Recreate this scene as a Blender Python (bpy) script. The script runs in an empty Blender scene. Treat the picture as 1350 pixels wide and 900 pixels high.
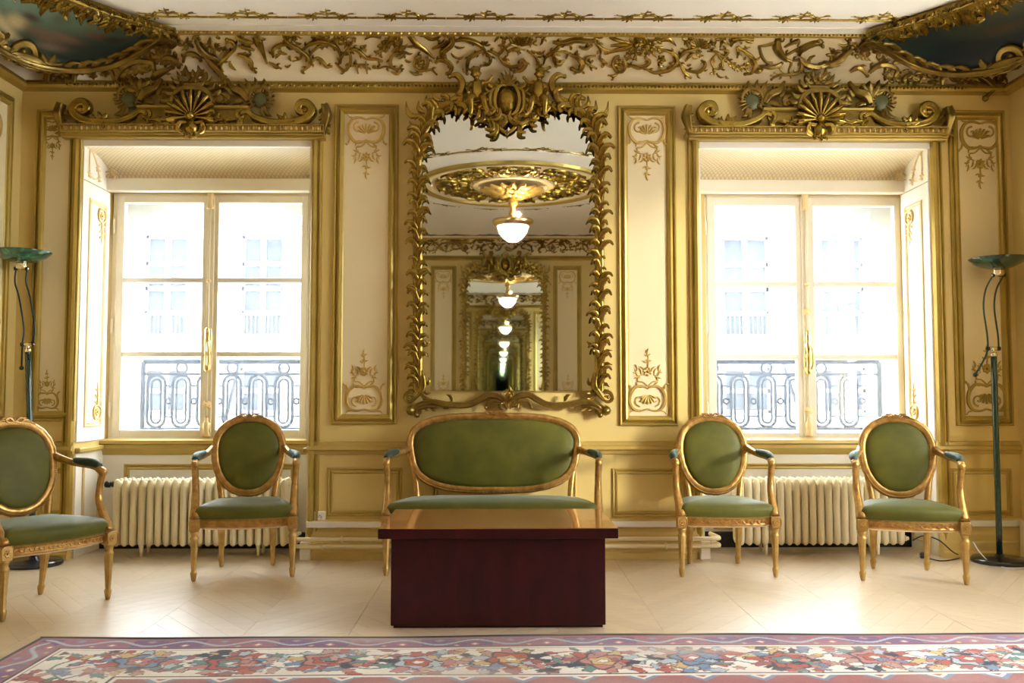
import bpy, bmesh, math, random
import numpy as np
from math import sin, cos, pi, radians, atan, sqrt
from mathutils import Vector, Matrix

SC = bpy.context.scene
COL = SC.collection
random.seed(7)
RNG = np.random.default_rng(11)

# ------------------------------------------------------------------ camera
FPX, CAMZ = 1200.0, 1.05
PITCH, YAW = atan(68 / FPX), atan(15 / FPX)
cam_data = bpy.data.cameras.new('camera')
cam_data.sensor_width = 36.0
cam_data.lens = FPX / 1350 * 36
cam_data.clip_start = 0.05
cam_data.clip_end = 200
cam = bpy.data.objects.new('camera', cam_data)
COL.objects.link(cam)
cam.location = (0, 0, CAMZ)
cam.rotation_euler = (pi / 2 + PITCH, 0, -YAW)
SC.camera = cam

# ------------------------------------------------------------------ daylight and exposure
world = bpy.data.worlds.new('overcast_sky')
SC.world = world
world.use_nodes = True
bg = world.node_tree.nodes['Background']
bg.inputs['Color'].default_value = (0.90, 0.96, 1.0, 1)
bg.inputs['Strength'].default_value = 9.5
sun_data = bpy.data.lights.new('hazy_sun', 'SUN')          # low sun that comes in through the side window of the right wall
sun_data.energy = 1.7
sun_data.angle = radians(7)
sun_data.color = (1.0, 0.93, 0.80)
sun = bpy.data.objects.new('hazy_sun', sun_data)
COL.objects.link(sun)
sun.rotation_euler = Vector((-0.80, 0.60, -0.17)).to_track_quat('-Z', 'Y').to_euler()
SC.view_settings.view_transform = 'Standard'
SC.view_settings.look = 'None'
SC.view_settings.gamma = 1.0
SC.view_settings.use_curve_mapping = False
SC.view_settings.exposure = 1.15
SC.cycles.max_bounces = 14
SC.cycles.diffuse_bounces = 7
SC.cycles.glossy_bounces = 10
SC.cycles.transparent_max_bounces = 16

# ------------------------------------------------------------------ room measures
XL, XR, YF, YB, ZC = -3.12, 3.36, 5.88, -1.75, 3.30
YWIN = 6.36                                   # plane of the casements
OPEN = [(-2.728, -1.235), (1.300, 2.825)]     # the two window recesses in the front wall
ZHEAD = 2.68


def at(u, v, Y):
    """point of the plane y=Y that the photograph shows at (u, v)"""
    r, up = (u - 675) / FPX, (450 - v) / FPX
    f2 = cos(PITCH) - up * sin(PITCH)
    z = sin(PITCH) + up * cos(PITCH)
    x = r * cos(YAW) + f2 * sin(YAW)
    y = f2 * cos(YAW) - r * sin(YAW)
    t = Y / y
    return x * t, Y, CAMZ + z * t


def atz(u, v, Z):
    r, up = (u - 675) / FPX, (450 - v) / FPX
    f2 = cos(PITCH) - up * sin(PITCH)
    z = sin(PITCH) + up * cos(PITCH)
    x = r * cos(YAW) + f2 * sin(YAW)
    y = f2 * cos(YAW) - r * sin(YAW)
    t = (Z - CAMZ) / z
    return x * t, y * t, Z


# ------------------------------------------------------------------ materials
MAT = {}


def mat(name, color, rough=0.5, metal=0.0, var=0.0, vscale=8.0, bump=0.0, bscale=40.0, spec=0.5,
        sheen=0.0, sheen_tint=(1, 1, 1), coat=0.0, color2=None, stretch=None, emit=None, emit_s=0.0, detail=4.0):
    m = bpy.data.materials.new(name)
    m.use_nodes = True
    nt = m.node_tree
    b = nt.nodes['Principled BSDF']
    b.inputs['Base Color'].default_value = (*color, 1)
    b.inputs['Roughness'].default_value = rough
    b.inputs['Metallic'].default_value = metal
    b.inputs['Specular IOR Level'].default_value = spec
    if sheen:
        b.inputs['Sheen Weight'].default_value = sheen
        b.inputs['Sheen Roughness'].default_value = 0.35
        b.inputs['Sheen Tint'].default_value = (*sheen_tint, 1)
    if coat:
        b.inputs['Coat Weight'].default_value = coat
        b.inputs['Coat Roughness'].default_value = 0.08
    if emit:
        b.inputs['Emission Color'].default_value = (*emit, 1)
        b.inputs['Emission Strength'].default_value = emit_s
    tc = nt.nodes.new('ShaderNodeTexCoord')
    mp = nt.nodes.new('ShaderNodeMapping')
    nt.links.new(tc.outputs['Object'], mp.inputs['Vector'])
    if stretch:
        mp.inputs['Scale'].default_value = stretch
    n = nt.nodes.new('ShaderNodeTexNoise')
    n.inputs['Scale'].default_value = vscale
    n.inputs['Detail'].default_value = detail
    nt.links.new(mp.outputs['Vector'], n.inputs['Vector'])
    if var or color2:
        rp = nt.nodes.new('ShaderNodeValToRGB')
        c2 = color2 or tuple(c * (1 - var) for c in color)
        rp.color_ramp.elements[0].position = 0.3
        rp.color_ramp.elements[0].color = (*c2, 1)
        rp.color_ramp.elements[1].position = 0.7
        rp.color_ramp.elements[1].color = (*color, 1)
        nt.links.new(n.outputs['Fac'], rp.inputs['Fac'])
        nt.links.new(rp.outputs['Color'], b.inputs['Base Color'])
    if bump:
        n2 = nt.nodes.new('ShaderNodeTexNoise')
        n2.inputs['Scale'].default_value = bscale
        n2.inputs['Detail'].default_value = 3
        nt.links.new(mp.outputs['Vector'], n2.inputs['Vector'])
        bp = nt.nodes.new('ShaderNodeBump')
        bp.inputs['Strength'].default_value = bump
        bp.inputs['Distance'].default_value = 0.01
        nt.links.new(n2.outputs['Fac'], bp.inputs['Height'])
        nt.links.new(bp.outputs['Normal'], b.inputs['Normal'])
    MAT[name] = m
    return m


mat('wall_paint', (0.69, 0.525, 0.185), 0.5, var=0.07, vscale=1.5, bump=0.03, bscale=25)
mat('panel_paint', (0.80, 0.68, 0.41), 0.5, var=0.05, vscale=1.7, bump=0.03, bscale=25)
mat('lit_cream_paint', (0.84, 0.80, 0.70), 0.45, var=0.04, vscale=2)  # the wall cream, lightened: window light on the recess put into its colour
mat('frieze_paint', (0.80, 0.68, 0.42), 0.55, var=0.06, vscale=2)
mat('ceiling_paint', (0.86, 0.83, 0.76), 0.7, var=0.03, vscale=1.2)
mat('window_paint', (0.82, 0.76, 0.62), 0.4, var=0.05, vscale=3)
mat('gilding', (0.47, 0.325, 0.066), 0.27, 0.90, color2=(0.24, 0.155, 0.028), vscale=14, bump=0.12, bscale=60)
mat('pale_gilding', (0.70, 0.50, 0.17), 0.40, 0.55, color2=(0.55, 0.37, 0.10), vscale=14, bump=0.12, bscale=60)
mat('gilt_moulding', (0.48, 0.34, 0.075), 0.34, 0.45, color2=(0.37, 0.26, 0.05), vscale=5, bump=0.05, bscale=40)
mat('ochre_paint', (0.53, 0.385, 0.105), 0.38, 0.15, color2=(0.45, 0.32, 0.08), vscale=5)
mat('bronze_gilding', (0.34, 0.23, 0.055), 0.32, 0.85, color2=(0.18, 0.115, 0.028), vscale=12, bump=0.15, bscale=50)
mat('chair_gold', (0.58, 0.345, 0.10), 0.32, 0.65, color2=(0.34, 0.18, 0.045), vscale=30, bump=0.2, bscale=120)
mat('leg_gold', (0.53, 0.35, 0.11), 0.38, 0.5, color2=(0.38, 0.235, 0.065), vscale=25, bump=0.1, bscale=80)
mat('velvet', (0.118, 0.112, 0.014), 0.55, 0.0, color2=(0.072, 0.074, 0.010), vscale=7, bump=0.10, bscale=9, spec=0.25,
    sheen=0.42, sheen_tint=(0.70, 0.85, 0.80))
mat('arm_velvet', (0.030, 0.055, 0.030), 0.55, 0.0, var=0.25, vscale=9, bump=0.05, bscale=30, spec=0.4,
    sheen=0.6, sheen_tint=(0.6, 0.85, 0.8))
mat('webbing', (0.72, 0.63, 0.50), 0.9)
mat('nail_brass', (0.33, 0.26, 0.09), 0.35, 0.8)
mat('brass', (0.80, 0.62, 0.28), 0.2, 1.0)
mat('radiator_paint', (0.80, 0.72, 0.50), 0.35, var=0.04, vscale=4)
mat('pipe_paint', (0.78, 0.68, 0.42), 0.4)
mat('green_dull', (0.11, 0.115, 0.045), 0.4, 0.2)
mat('white_plastic', (0.85, 0.82, 0.74), 0.4)
mat('black_plastic', (0.012, 0.013, 0.016), 0.4)
mat('pale_plastic', (0.62, 0.66, 0.72), 0.35)
mat('lamp_base', (0.010, 0.014, 0.026), 0.22, coat=0.5)
mat('dark_rod', (0.02, 0.05, 0.04), 0.3, 0.4)
mat('chrome', (0.8, 0.72, 0.5), 0.12, 1.0)
mat('painted_shade', (0.018, 0.020, 0.026), 0.5)
mat('shadow_gap', (0.02, 0.02, 0.02), 0.8)
mat('iron_blue', (0.018, 0.032, 0.075), 0.6, spec=0.2)
mat('facade_stone', (0.34, 0.34, 0.34), 0.9, var=0.05, vscale=0.4)
mat('facade_glass', (0.046, 0.053, 0.064), 0.7, var=0.3, vscale=0.8, spec=0.1)
mat('facade_frame', (0.10, 0.12, 0.15), 0.6)
mat('pale_stone', (0.62, 0.66, 0.72), 0.9)
mat('street', (0.5, 0.5, 0.5), 0.9)
mat('pipe_white', (0.8, 0.78, 0.7), 0.4)
mat('lattice_gold', (0.78, 0.62, 0.34), 0.5, 0.2)
mat('inlay', (0.55, 0.27, 0.08), 0.25, coat=0.8)
mat('rug_backing', (0.10, 0.08, 0.09), 0.9)
mat('floor_base', (0.20, 0.12, 0.06), 0.7)
mat('lamp_bowl_glass', (0.95, 0.85, 0.75), 0.4, emit=(1.0, 0.80, 0.62), emit_s=6.0)


def wood(name, c1, c2, scale, rough, coat, stretch, spec=0.5, coat_r=0.1):
    m = bpy.data.materials.new(name)
    m.use_nodes = True
    nt = m.node_tree
    b = nt.nodes['Principled BSDF']
    tc = nt.nodes.new('ShaderNodeTexCoord')
    info = nt.nodes.new('ShaderNodeObjectInfo')
    mp = nt.nodes.new('ShaderNodeMapping')
    mp.inputs['Scale'].default_value = stretch
    add = nt.nodes.new('ShaderNodeVectorMath')
    add.operation = 'ADD'
    nt.links.new(tc.outputs['Object'], add.inputs[0])
    mul = nt.nodes.new('ShaderNodeVectorMath')
    mul.operation = 'SCALE'
    nt.links.new(info.outputs['Location'], mul.inputs[0])
    mul.inputs['Scale'].default_value = 7.3
    nt.links.new(mul.outputs[0], add.inputs[1])
    nt.links.new(add.outputs[0], mp.inputs['Vector'])
    n = nt.nodes.new('ShaderNodeTexNoise')
    n.inputs['Scale'].default_value = scale
    n.inputs['Detail'].default_value = 6
    n.inputs['Distortion'].default_value = 0.7
    nt.links.new(mp.outputs['Vector'], n.inputs['Vector'])
    rp = nt.nodes.new('ShaderNodeValToRGB')
    rp.color_ramp.elements[0].position = 0.3
    rp.color_ramp.elements[0].color = (*c1, 1)
    rp.color_ramp.elements[1].position = 0.72
    rp.color_ramp.elements[1].color = (*c2, 1)
    nt.links.new(n.outputs['Fac'], rp.inputs['Fac'])
    hsv = nt.nodes.new('ShaderNodeHueSaturation')
    mr = nt.nodes.new('ShaderNodeMapRange')
    mr.inputs['To Min'].default_value = 0.94
    mr.inputs['To Max'].default_value = 1.05
    nt.links.new(info.outputs['Random'], mr.inputs['Value'])
    nt.links.new(mr.outputs[0], hsv.inputs['Value'])
    nt.links.new(rp.outputs['Color'], hsv.inputs['Color'])
    nt.links.new(hsv.outputs['Color'], b.inputs['Base Color'])
    b.inputs['Roughness'].default_value = rough
    b.inputs['Specular IOR Level'].default_value = spec
    b.inputs['Coat Weight'].default_value = coat
    b.inputs['Coat Roughness'].default_value = coat_r
    MAT[name] = m
    return m


wood('oak', (0.64, 0.50, 0.33), (0.74, 0.61, 0.44), 5, 0.36, 1.0, (1, 9, 1), coat_r=0.28)
wood('mahogany_top', (0.30, 0.10, 0.025), (0.46, 0.18, 0.05), 4, 0.25, 0.9, (1.2, 5, 1), coat_r=0.05)
wood('mahogany', (0.028, 0.002, 0.005), (0.060, 0.005, 0.009), 4, 0.38, 0.15, (3, 3, 1), spec=0.3, coat_r=0.2)


def marble(name, c1, c2, c3, rough=0.15):
    m = bpy.data.materials.new(name)
    m.use_nodes = True
    nt = m.node_tree
    b = nt.nodes['Principled BSDF']
    tc = nt.nodes.new('ShaderNodeTexCoord')
    n = nt.nodes.new('ShaderNodeTexNoise')
    n.inputs['Scale'].default_value = 9
    n.inputs['Detail'].default_value = 5
    n.inputs['Distortion'].default_value = 2.5
    nt.links.new(tc.outputs['Object'], n.inputs['Vector'])
    rp = nt.nodes.new('ShaderNodeValToRGB')
    rp.color_ramp.elements[0].position = 0.35
    rp.color_ramp.elements[0].color = (*c1, 1)
    rp.color_ramp.elements[1].position = 0.75
    rp.color_ramp.elements[1].color = (*c3, 1)
    e = rp.color_ramp.elements.new(0.58)
    e.color = (*c2, 1)
    nt.links.new(n.outputs['Fac'], rp.inputs['Fac'])
    nt.links.new(rp.outputs['Color'], b.inputs['Base Color'])
    b.inputs['Roughness'].default_value = rough
    b.inputs['Coat Weight'].default_value = 0.6
    MAT[name] = m


marble('green_marble', (0.004, 0.022, 0.018), (0.008, 0.05, 0.04), (0.03, 0.13, 0.10))
marble('emerald_glass', (0.006, 0.05, 0.035), (0.015, 0.12, 0.07), (0.05, 0.30, 0.16))
marble('green_lacquer', (0.006, 0.035, 0.03), (0.008, 0.05, 0.04), (0.015, 0.08, 0.06), 0.2)


def lattice_material():
    m = bpy.data.materials.new('woven_lattice')
    m.use_nodes = True
    nt = m.node_tree
    b = nt.nodes['Principled BSDF']
    tc = nt.nodes.new('ShaderNodeTexCoord')
    outs = []
    for ang in (radians(38), radians(-38)):
        mp = nt.nodes.new('ShaderNodeMapping')
        mp.inputs['Rotation'].default_value = (0, 0, ang)
        nt.links.new(tc.outputs['UV'], mp.inputs['Vector'])
        w = nt.nodes.new('ShaderNodeTexWave')
        w.inputs['Scale'].default_value = 14
        w.inputs['Distortion'].default_value = 0
        nt.links.new(mp.outputs['Vector'], w.inputs['Vector'])
        outs.append(w.outputs['Fac'])
    mx = nt.nodes.new('ShaderNodeMath')
    mx.operation = 'MAXIMUM'
    nt.links.new(outs[0], mx.inputs[0])
    nt.links.new(outs[1], mx.inputs[1])
    rp = nt.nodes.new('ShaderNodeValToRGB')
    rp.color_ramp.elements[0].position = 0.55
    rp.color_ramp.elements[0].color = (0.80, 0.73, 0.58, 1)
    rp.color_ramp.elements[1].position = 0.95
    rp.color_ramp.elements[1].color = (0.70, 0.55, 0.28, 1)
    nt.links.new(mx.outputs[0], rp.inputs['Fac'])
    nt.links.new(rp.outputs['Color'], b.inputs['Base Color'])
    bp = nt.nodes.new('ShaderNodeBump')
    bp.inputs['Strength'].default_value = 0.5
    bp.inputs['Distance'].default_value = 0.004
    nt.links.new(mx.outputs[0], bp.inputs['Height'])
    nt.links.new(bp.outputs['Normal'], b.inputs['Normal'])
    b.inputs['Roughness'].default_value = 0.6
    MAT['woven_lattice'] = m


lattice_material()


def glass_material():
    m = bpy.data.materials.new('glare_haze_glass')
    m.use_nodes = True
    nt = m.node_tree
    nt.nodes.remove(nt.nodes['Principled BSDF'])
    out = nt.nodes['Material Output']
    tr = nt.nodes.new('ShaderNodeBsdfTransparent')
    tr.inputs['Color'].default_value = (0.97, 0.985, 1.0, 1)
    tl = nt.nodes.new('ShaderNodeBsdfTranslucent')  # translucent share puts a glare haze into the pane itself
    tl.inputs['Color'].default_value = (0.85, 0.92, 1.0, 1)
    gl = nt.nodes.new('ShaderNodeBsdfGlossy')
    gl.inputs['Roughness'].default_value = 0.02
    m1 = nt.nodes.new('ShaderNodeMixShader')
    tc = nt.nodes.new('ShaderNodeTexCoord')
    n = nt.nodes.new('ShaderNodeTexNoise')
    n.inputs['Scale'].default_value = 3.0
    nt.links.new(tc.outputs['Object'], n.inputs['Vector'])
    mr = nt.nodes.new('ShaderNodeMapRange')
    mr.inputs['To Min'].default_value = 0.025
    mr.inputs['To Max'].default_value = 0.045
    nt.links.new(n.outputs['Fac'], mr.inputs['Value'])
    nt.links.new(mr.outputs[0], m1.inputs['Fac'])
    nt.links.new(tr.outputs[0], m1.inputs[1])
    nt.links.new(tl.outputs[0], m1.inputs[2])
    m2 = nt.nodes.new('ShaderNodeMixShader')
    m2.inputs['Fac'].default_value = 0.04
    nt.links.new(m1.outputs[0], m2.inputs[1])
    nt.links.new(gl.outputs[0], m2.inputs[2])
    nt.links.new(m2.outputs[0], out.inputs['Surface'])
    MAT['glare_haze_glass'] = m


glass_material()


def mirror_material():
    m = bpy.data.materials.new('mirror_silver')
    m.use_nodes = True
    b = m.node_tree.nodes['Principled BSDF']
    b.inputs['Base Color'].default_value = (0.84, 0.89, 0.85, 1)
    b.inputs['Metallic'].default_value = 1.0
    b.inputs['Roughness'].default_value = 0.012
    nt = m.node_tree
    tc = nt.nodes.new('ShaderNodeTexCoord')
    n = nt.nodes.new('ShaderNodeTexNoise')
    n.inputs['Scale'].default_value = 1.2
    nt.links.new(tc.outputs['Object'], n.inputs['Vector'])
    mr = nt.nodes.new('ShaderNodeMapRange')
    mr.inputs['To Min'].default_value = 0.008
    mr.inputs['To Max'].default_value = 0.022
    nt.links.new(n.outputs['Fac'], mr.inputs['Value'])
    nt.links.new(mr.outputs[0], b.inputs['Roughness'])
    MAT['mirror_silver'] = m


mirror_material()


def attr_material(name, rough, spec=0.3, bump=0.0, bscale=200, sheen=0.0):
    m = bpy.data.materials.new(name)
    m.use_nodes = True
    nt = m.node_tree
    b = nt.nodes['Principled BSDF']
    a = nt.nodes.new('ShaderNodeAttribute')
    a.attribute_name = 'pattern'
    n = nt.nodes.new('ShaderNodeTexNoise')
    n.inputs['Scale'].default_value = 60
    tc = nt.nodes.new('ShaderNodeTexCoord')
    nt.links.new(tc.outputs['Object'], n.inputs['Vector'])
    mr = nt.nodes.new('ShaderNodeMapRange')
    mr.inputs['To Min'].default_value = 0.85
    mr.inputs['To Max'].default_value = 1.12
    nt.links.new(n.outputs['Fac'], mr.inputs['Value'])
    h = nt.nodes.new('ShaderNodeHueSaturation')
    nt.links.new(a.outputs['Color'], h.inputs['Color'])
    nt.links.new(mr.outputs[0], h.inputs['Value'])
    nt.links.new(h.outputs['Color'], b.inputs['Base Color'])
    b.inputs['Roughness'].default_value = rough
    b.inputs['Specular IOR Level'].default_value = spec
    if sheen:
        b.inputs['Sheen Weight'].default_value = sheen
    if bump:
        n2 = nt.nodes.new('ShaderNodeTexNoise')
        n2.inputs['Scale'].default_value = bscale
        nt.links.new(tc.outputs['Object'], n2.inputs['Vector'])
        bp = nt.nodes.new('ShaderNodeBump')
        bp.inputs['Strength'].default_value = bump
        bp.inputs['Distance'].default_value = 0.004
        nt.links.new(n2.outputs['Fac'], bp.inputs['Height'])
        nt.links.new(bp.outputs['Normal'], b.inputs['Normal'])
    MAT[name] = m


attr_material('rug_wool', 0.95, 0.1, 0.5, 260, 0.25)
attr_material('oil_paint', 0.45, 0.4, 0.15, 40)


# ------------------------------------------------------------------ mesh builder
class MB:
    def __init__(self):
        self.v, self.f, self.n = [], [], 0

    def add(self, verts, faces):
        verts = np.asarray(verts, float).reshape(-1, 3)
        o = self.n
        self.v.append(verts)
        self.f.extend([tuple(i + o for i in f) for f in faces])
        self.n += len(verts)

    def box(self, x0, x1, y0, y1, z0, z1):
        self.add([(x0, y0, z0), (x1, y0, z0), (x1, y1, z0), (x0, y1, z0), (x0, y0, z1), (x1, y0, z1), (x1, y1, z1), (x0, y1, z1)],
                 [(0, 3, 2, 1), (4, 5, 6, 7), (0, 1, 5, 4), (1, 2, 6, 5), (2, 3, 7, 6), (3, 0, 4, 7)])

    def bbox(self, x0, x1, y0, y1, z0, z1, b=0.004):
        """box with chamfered edges"""
        bm = bmesh.new()
        bmesh.ops.create_cube(bm, size=1)
        for v in bm.verts:
            v.co = Vector(((x0 + x1) / 2 + v.co.x * (x1 - x0), (y0 + y1) / 2 + v.co.y * (y1 - y0), (z0 + z1) / 2 + v.co.z * (z1 - z0)))
        bmesh.ops.bevel(bm, geom=bm.edges[:], offset=b, segments=2, affect='EDGES', profile=0.5)
        bm.verts.index_update()
        self.add([v.co[:] for v in bm.verts], [tuple(v.index for v in f.verts) for f in bm.faces])
        bm.free()

    def grid(self, P, closed_u=False, closed_v=False, flip=False):
        P = np.asarray(P, float)
        n, m = P.shape[:2]
        fs = []
        for i in range(n if closed_u else n - 1):
            for j in range(m if closed_v else m - 1):
                a, b_, c, d = i * m + j, i * m + (j + 1) % m, ((i + 1) % n) * m + (j + 1) % m, ((i + 1) % n) * m + j
                fs.append((a, d, c, b_) if flip else (a, b_, c, d))
        self.add(P.reshape(-1, 3), fs)

    def tube(self, pts, rad, sec=10, closed=False, groove=None, flat=1.0, up=None, cap=True):
        """sweep of a round section; rad a number or a list; groove(angle)->factor; flat squashes along the side axis"""
        P = np.asarray(pts, float)
        n = len(P)
        R = np.full(n, rad, float) if np.isscalar(rad) else np.asarray(rad, float)
        T = np.zeros_like(P)
        if closed:
            T = np.roll(P, -1, 0) - np.roll(P, 1, 0)
        else:
            T[1:-1] = P[2:] - P[:-2]
            T[0] = P[1] - P[0]
            T[-1] = P[-1] - P[-2]
        T /= np.linalg.norm(T, axis=1)[:, None] + 1e-12
        a = np.array(up if up is not None else (0, 0, 1.0))
        if abs(T[0] @ a) > 0.9 and up is None:
            a = np.array((0, 1.0, 0))
        N = np.zeros_like(P)
        cur = a - T[0] * (a @ T[0])
        cur /= np.linalg.norm(cur)
        for i in range(n):
            if up is not None:
                c = a - T[i] * (a @ T[i])
                if np.linalg.norm(c) > 1e-3:
                    cur = c
            cur = cur - T[i] * (cur @ T[i])
            cur = cur / (np.linalg.norm(cur) + 1e-12)
            N[i] = cur
        B = np.cross(T, N)
        th = np.arange(sec) * 2 * pi / sec
        g = np.ones(sec) if groove is None else np.array([groove(t) for t in th])
        ring = (np.cos(th) * g)[None, :, None] * N[:, None, :] + flat * (np.sin(th) * g)[None, :, None] * B[:, None, :]
        V = P[:, None, :] + ring * R[:, None, None]
        self.grid(V, closed_u=closed, closed_v=True, flip=True)
        if cap and not closed:
            o = self.n - n * sec
            self.f.append(tuple(o + i for i in range(sec)))
            self.f.append(tuple(o + (n - 1) * sec + i for i in reversed(range(sec))))

    def lathe(self, prof, sec=24, c=(0, 0, 0), flute=None, cap=True, axis=None):
        """prof [(r, z)...]; flute (count, depth, z0, z1)"""
        th = np.arange(sec) * 2 * pi / sec
        V = []
        for r, z in prof:
            rr = np.full(sec, r)
            if flute and flute[2] <= z <= flute[3]:
                rr = r * (1 - flute[1] * (0.5 + 0.5 * np.cos(flute[0] * th)))
            V.append(np.stack([rr * np.cos(th), rr * np.sin(th), np.full(sec, z)], 1))
        V = np.array(V)
        if axis is not None:
            q = Vector((0, 0, 1)).rotation_difference(Vector(axis)).to_matrix()
            V = V @ np.array(q).T
        V = V + np.array(c)
        self.grid(V, closed_v=True)
        if cap:
            o = self.n - len(prof) * sec
            self.f.append(tuple(o + i for i in reversed(range(sec))))
            self.f.append(tuple(o + (len(prof) - 1) * sec + i for i in range(sec)))

    def sphere(self, c, r, seg=12, rings=8, scale=(1, 1, 1)):
        P = []
        for i in range(rings + 1):
            a = pi * i / rings
            P.append([(c[0] + scale[0] * r * sin(a) * cos(t), c[1] + scale[1] * r * sin(a) * sin(t), c[2] - scale[2] * r * cos(a))
                      for t in np.arange(seg) * 2 * pi / seg])
        self.grid(P, closed_v=True)

    def sweep_x(self, prof, x0, x1):
        """profile [(y, z)] extruded along x, ends capped"""
        n = len(prof)
        V = [(x0, y, z) for y, z in prof] + [(x1, y, z) for y, z in prof]
        fs = [(i, i + 1, n + i + 1, n + i) for i in range(n - 1)]
        fs += [tuple(range(n)), tuple(reversed(range(n, 2 * n)))]
        self.add(V, fs)

    def rect_frame(self, x0, x1, z0, z1, prof, y):
        """mitred moulding round a rectangle lying in the plane y; prof [(inset, height towards the room)]"""
        P = []
        for d, h in prof:
            P.append([(x0 + d, y - h, z0 + d), (x1 - d, y - h, z0 + d), (x1 - d, y - h, z1 - d), (x0 + d, y - h, z1 - d)])
        self.grid(P, closed_v=True, flip=False)

    def loop(self, prof, x0, x1, y0, y1):
        """mitred moulding round the room; prof [(distance from wall, z)]"""
        P = []
        for d, z in prof:
            P.append([(x0 + d, y0 + d, z), (x1 - d, y0 + d, z), (x1 - d, y1 - d, z), (x0 + d, y1 - d, z)])
        self.grid(P, closed_v=True, flip=True)

    def mesh(self, name, material, smooth=True):
        me = bpy.data.meshes.new(name)
        V = np.concatenate(self.v) if self.v else np.zeros((0, 3))
        me.from_pydata(V.tolist(), [], self.f)
        me.update()
        if smooth:
            me.polygons.foreach_set('use_smooth', [True] * len(me.polygons))
        me.materials.append(MAT[material])
        return me

    def build(self, name, material, parent=None, smooth=False, loc=None, fix=False):
        me = self.mesh(name, material, smooth)
        if fix:
            bm = bmesh.new()
            bm.from_mesh(me)
            bmesh.ops.recalc_face_normals(bm, faces=bm.faces)
            bm.to_mesh(me)
            bm.free()
        return link(name, me, parent, loc)


def link(name, data, parent=None, loc=None, rot=None, scale=None):
    o = bpy.data.objects.new(name, data)
    COL.objects.link(o)
    if parent is not None:
        o.parent = parent
    if loc is not None:
        o.location = loc
    if rot is not None:
        o.rotation_euler = rot
    if scale is not None:
        o.scale = scale
    return o


def tag(o, label, cat, group=None):
    o['label'] = label
    o['category'] = cat
    if group:
        o['group'] = group
    return o


def thing(name, label, cat, loc=(0, 0, 0), rz=0.0, group=None):
    o = link(name, None, None, loc, (0, 0, rz))
    o.empty_display_size = 0.1
    return tag(o, label, cat, group)


def struct(o):
    o['kind'] = 'structure'
    return o


def copy_tree(o, parent=None):
    c = o.copy()
    COL.objects.link(c)
    if parent is not None:
        c.parent = parent
        c.matrix_parent_inverse = o.matrix_parent_inverse.copy()
    for ch in list(o.children):
        copy_tree(ch, c)
    return c




def smooth_curve(pts, n=6, closed=False):
    """Catmull-Rom through pts"""
    P = np.asarray(pts, float)
    if len(P) == 2:
        return np.linspace(P[0], P[1], n + 1)
    if closed:
        Q = np.concatenate([P[-1:], P, P[:2]])
    else:
        Q = np.concatenate([2 * P[:1] - P[1:2], P, 2 * P[-1:] - P[-2:-1]])
    out = []
    t = np.linspace(0, 1, n, endpoint=False)[:, None]
    for i in range(1, len(Q) - 2):
        a, b, c, d = Q[i - 1], Q[i], Q[i + 1], Q[i + 2]
        out.append(0.5 * ((2 * b) + (c - a) * t + (2 * a - 5 * b + 4 * c - d) * t ** 2 + (3 * b - a - 3 * c + d) * t ** 3))
    if not closed:
        out.append(P[-1:])
    return np.concatenate(out)


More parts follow.
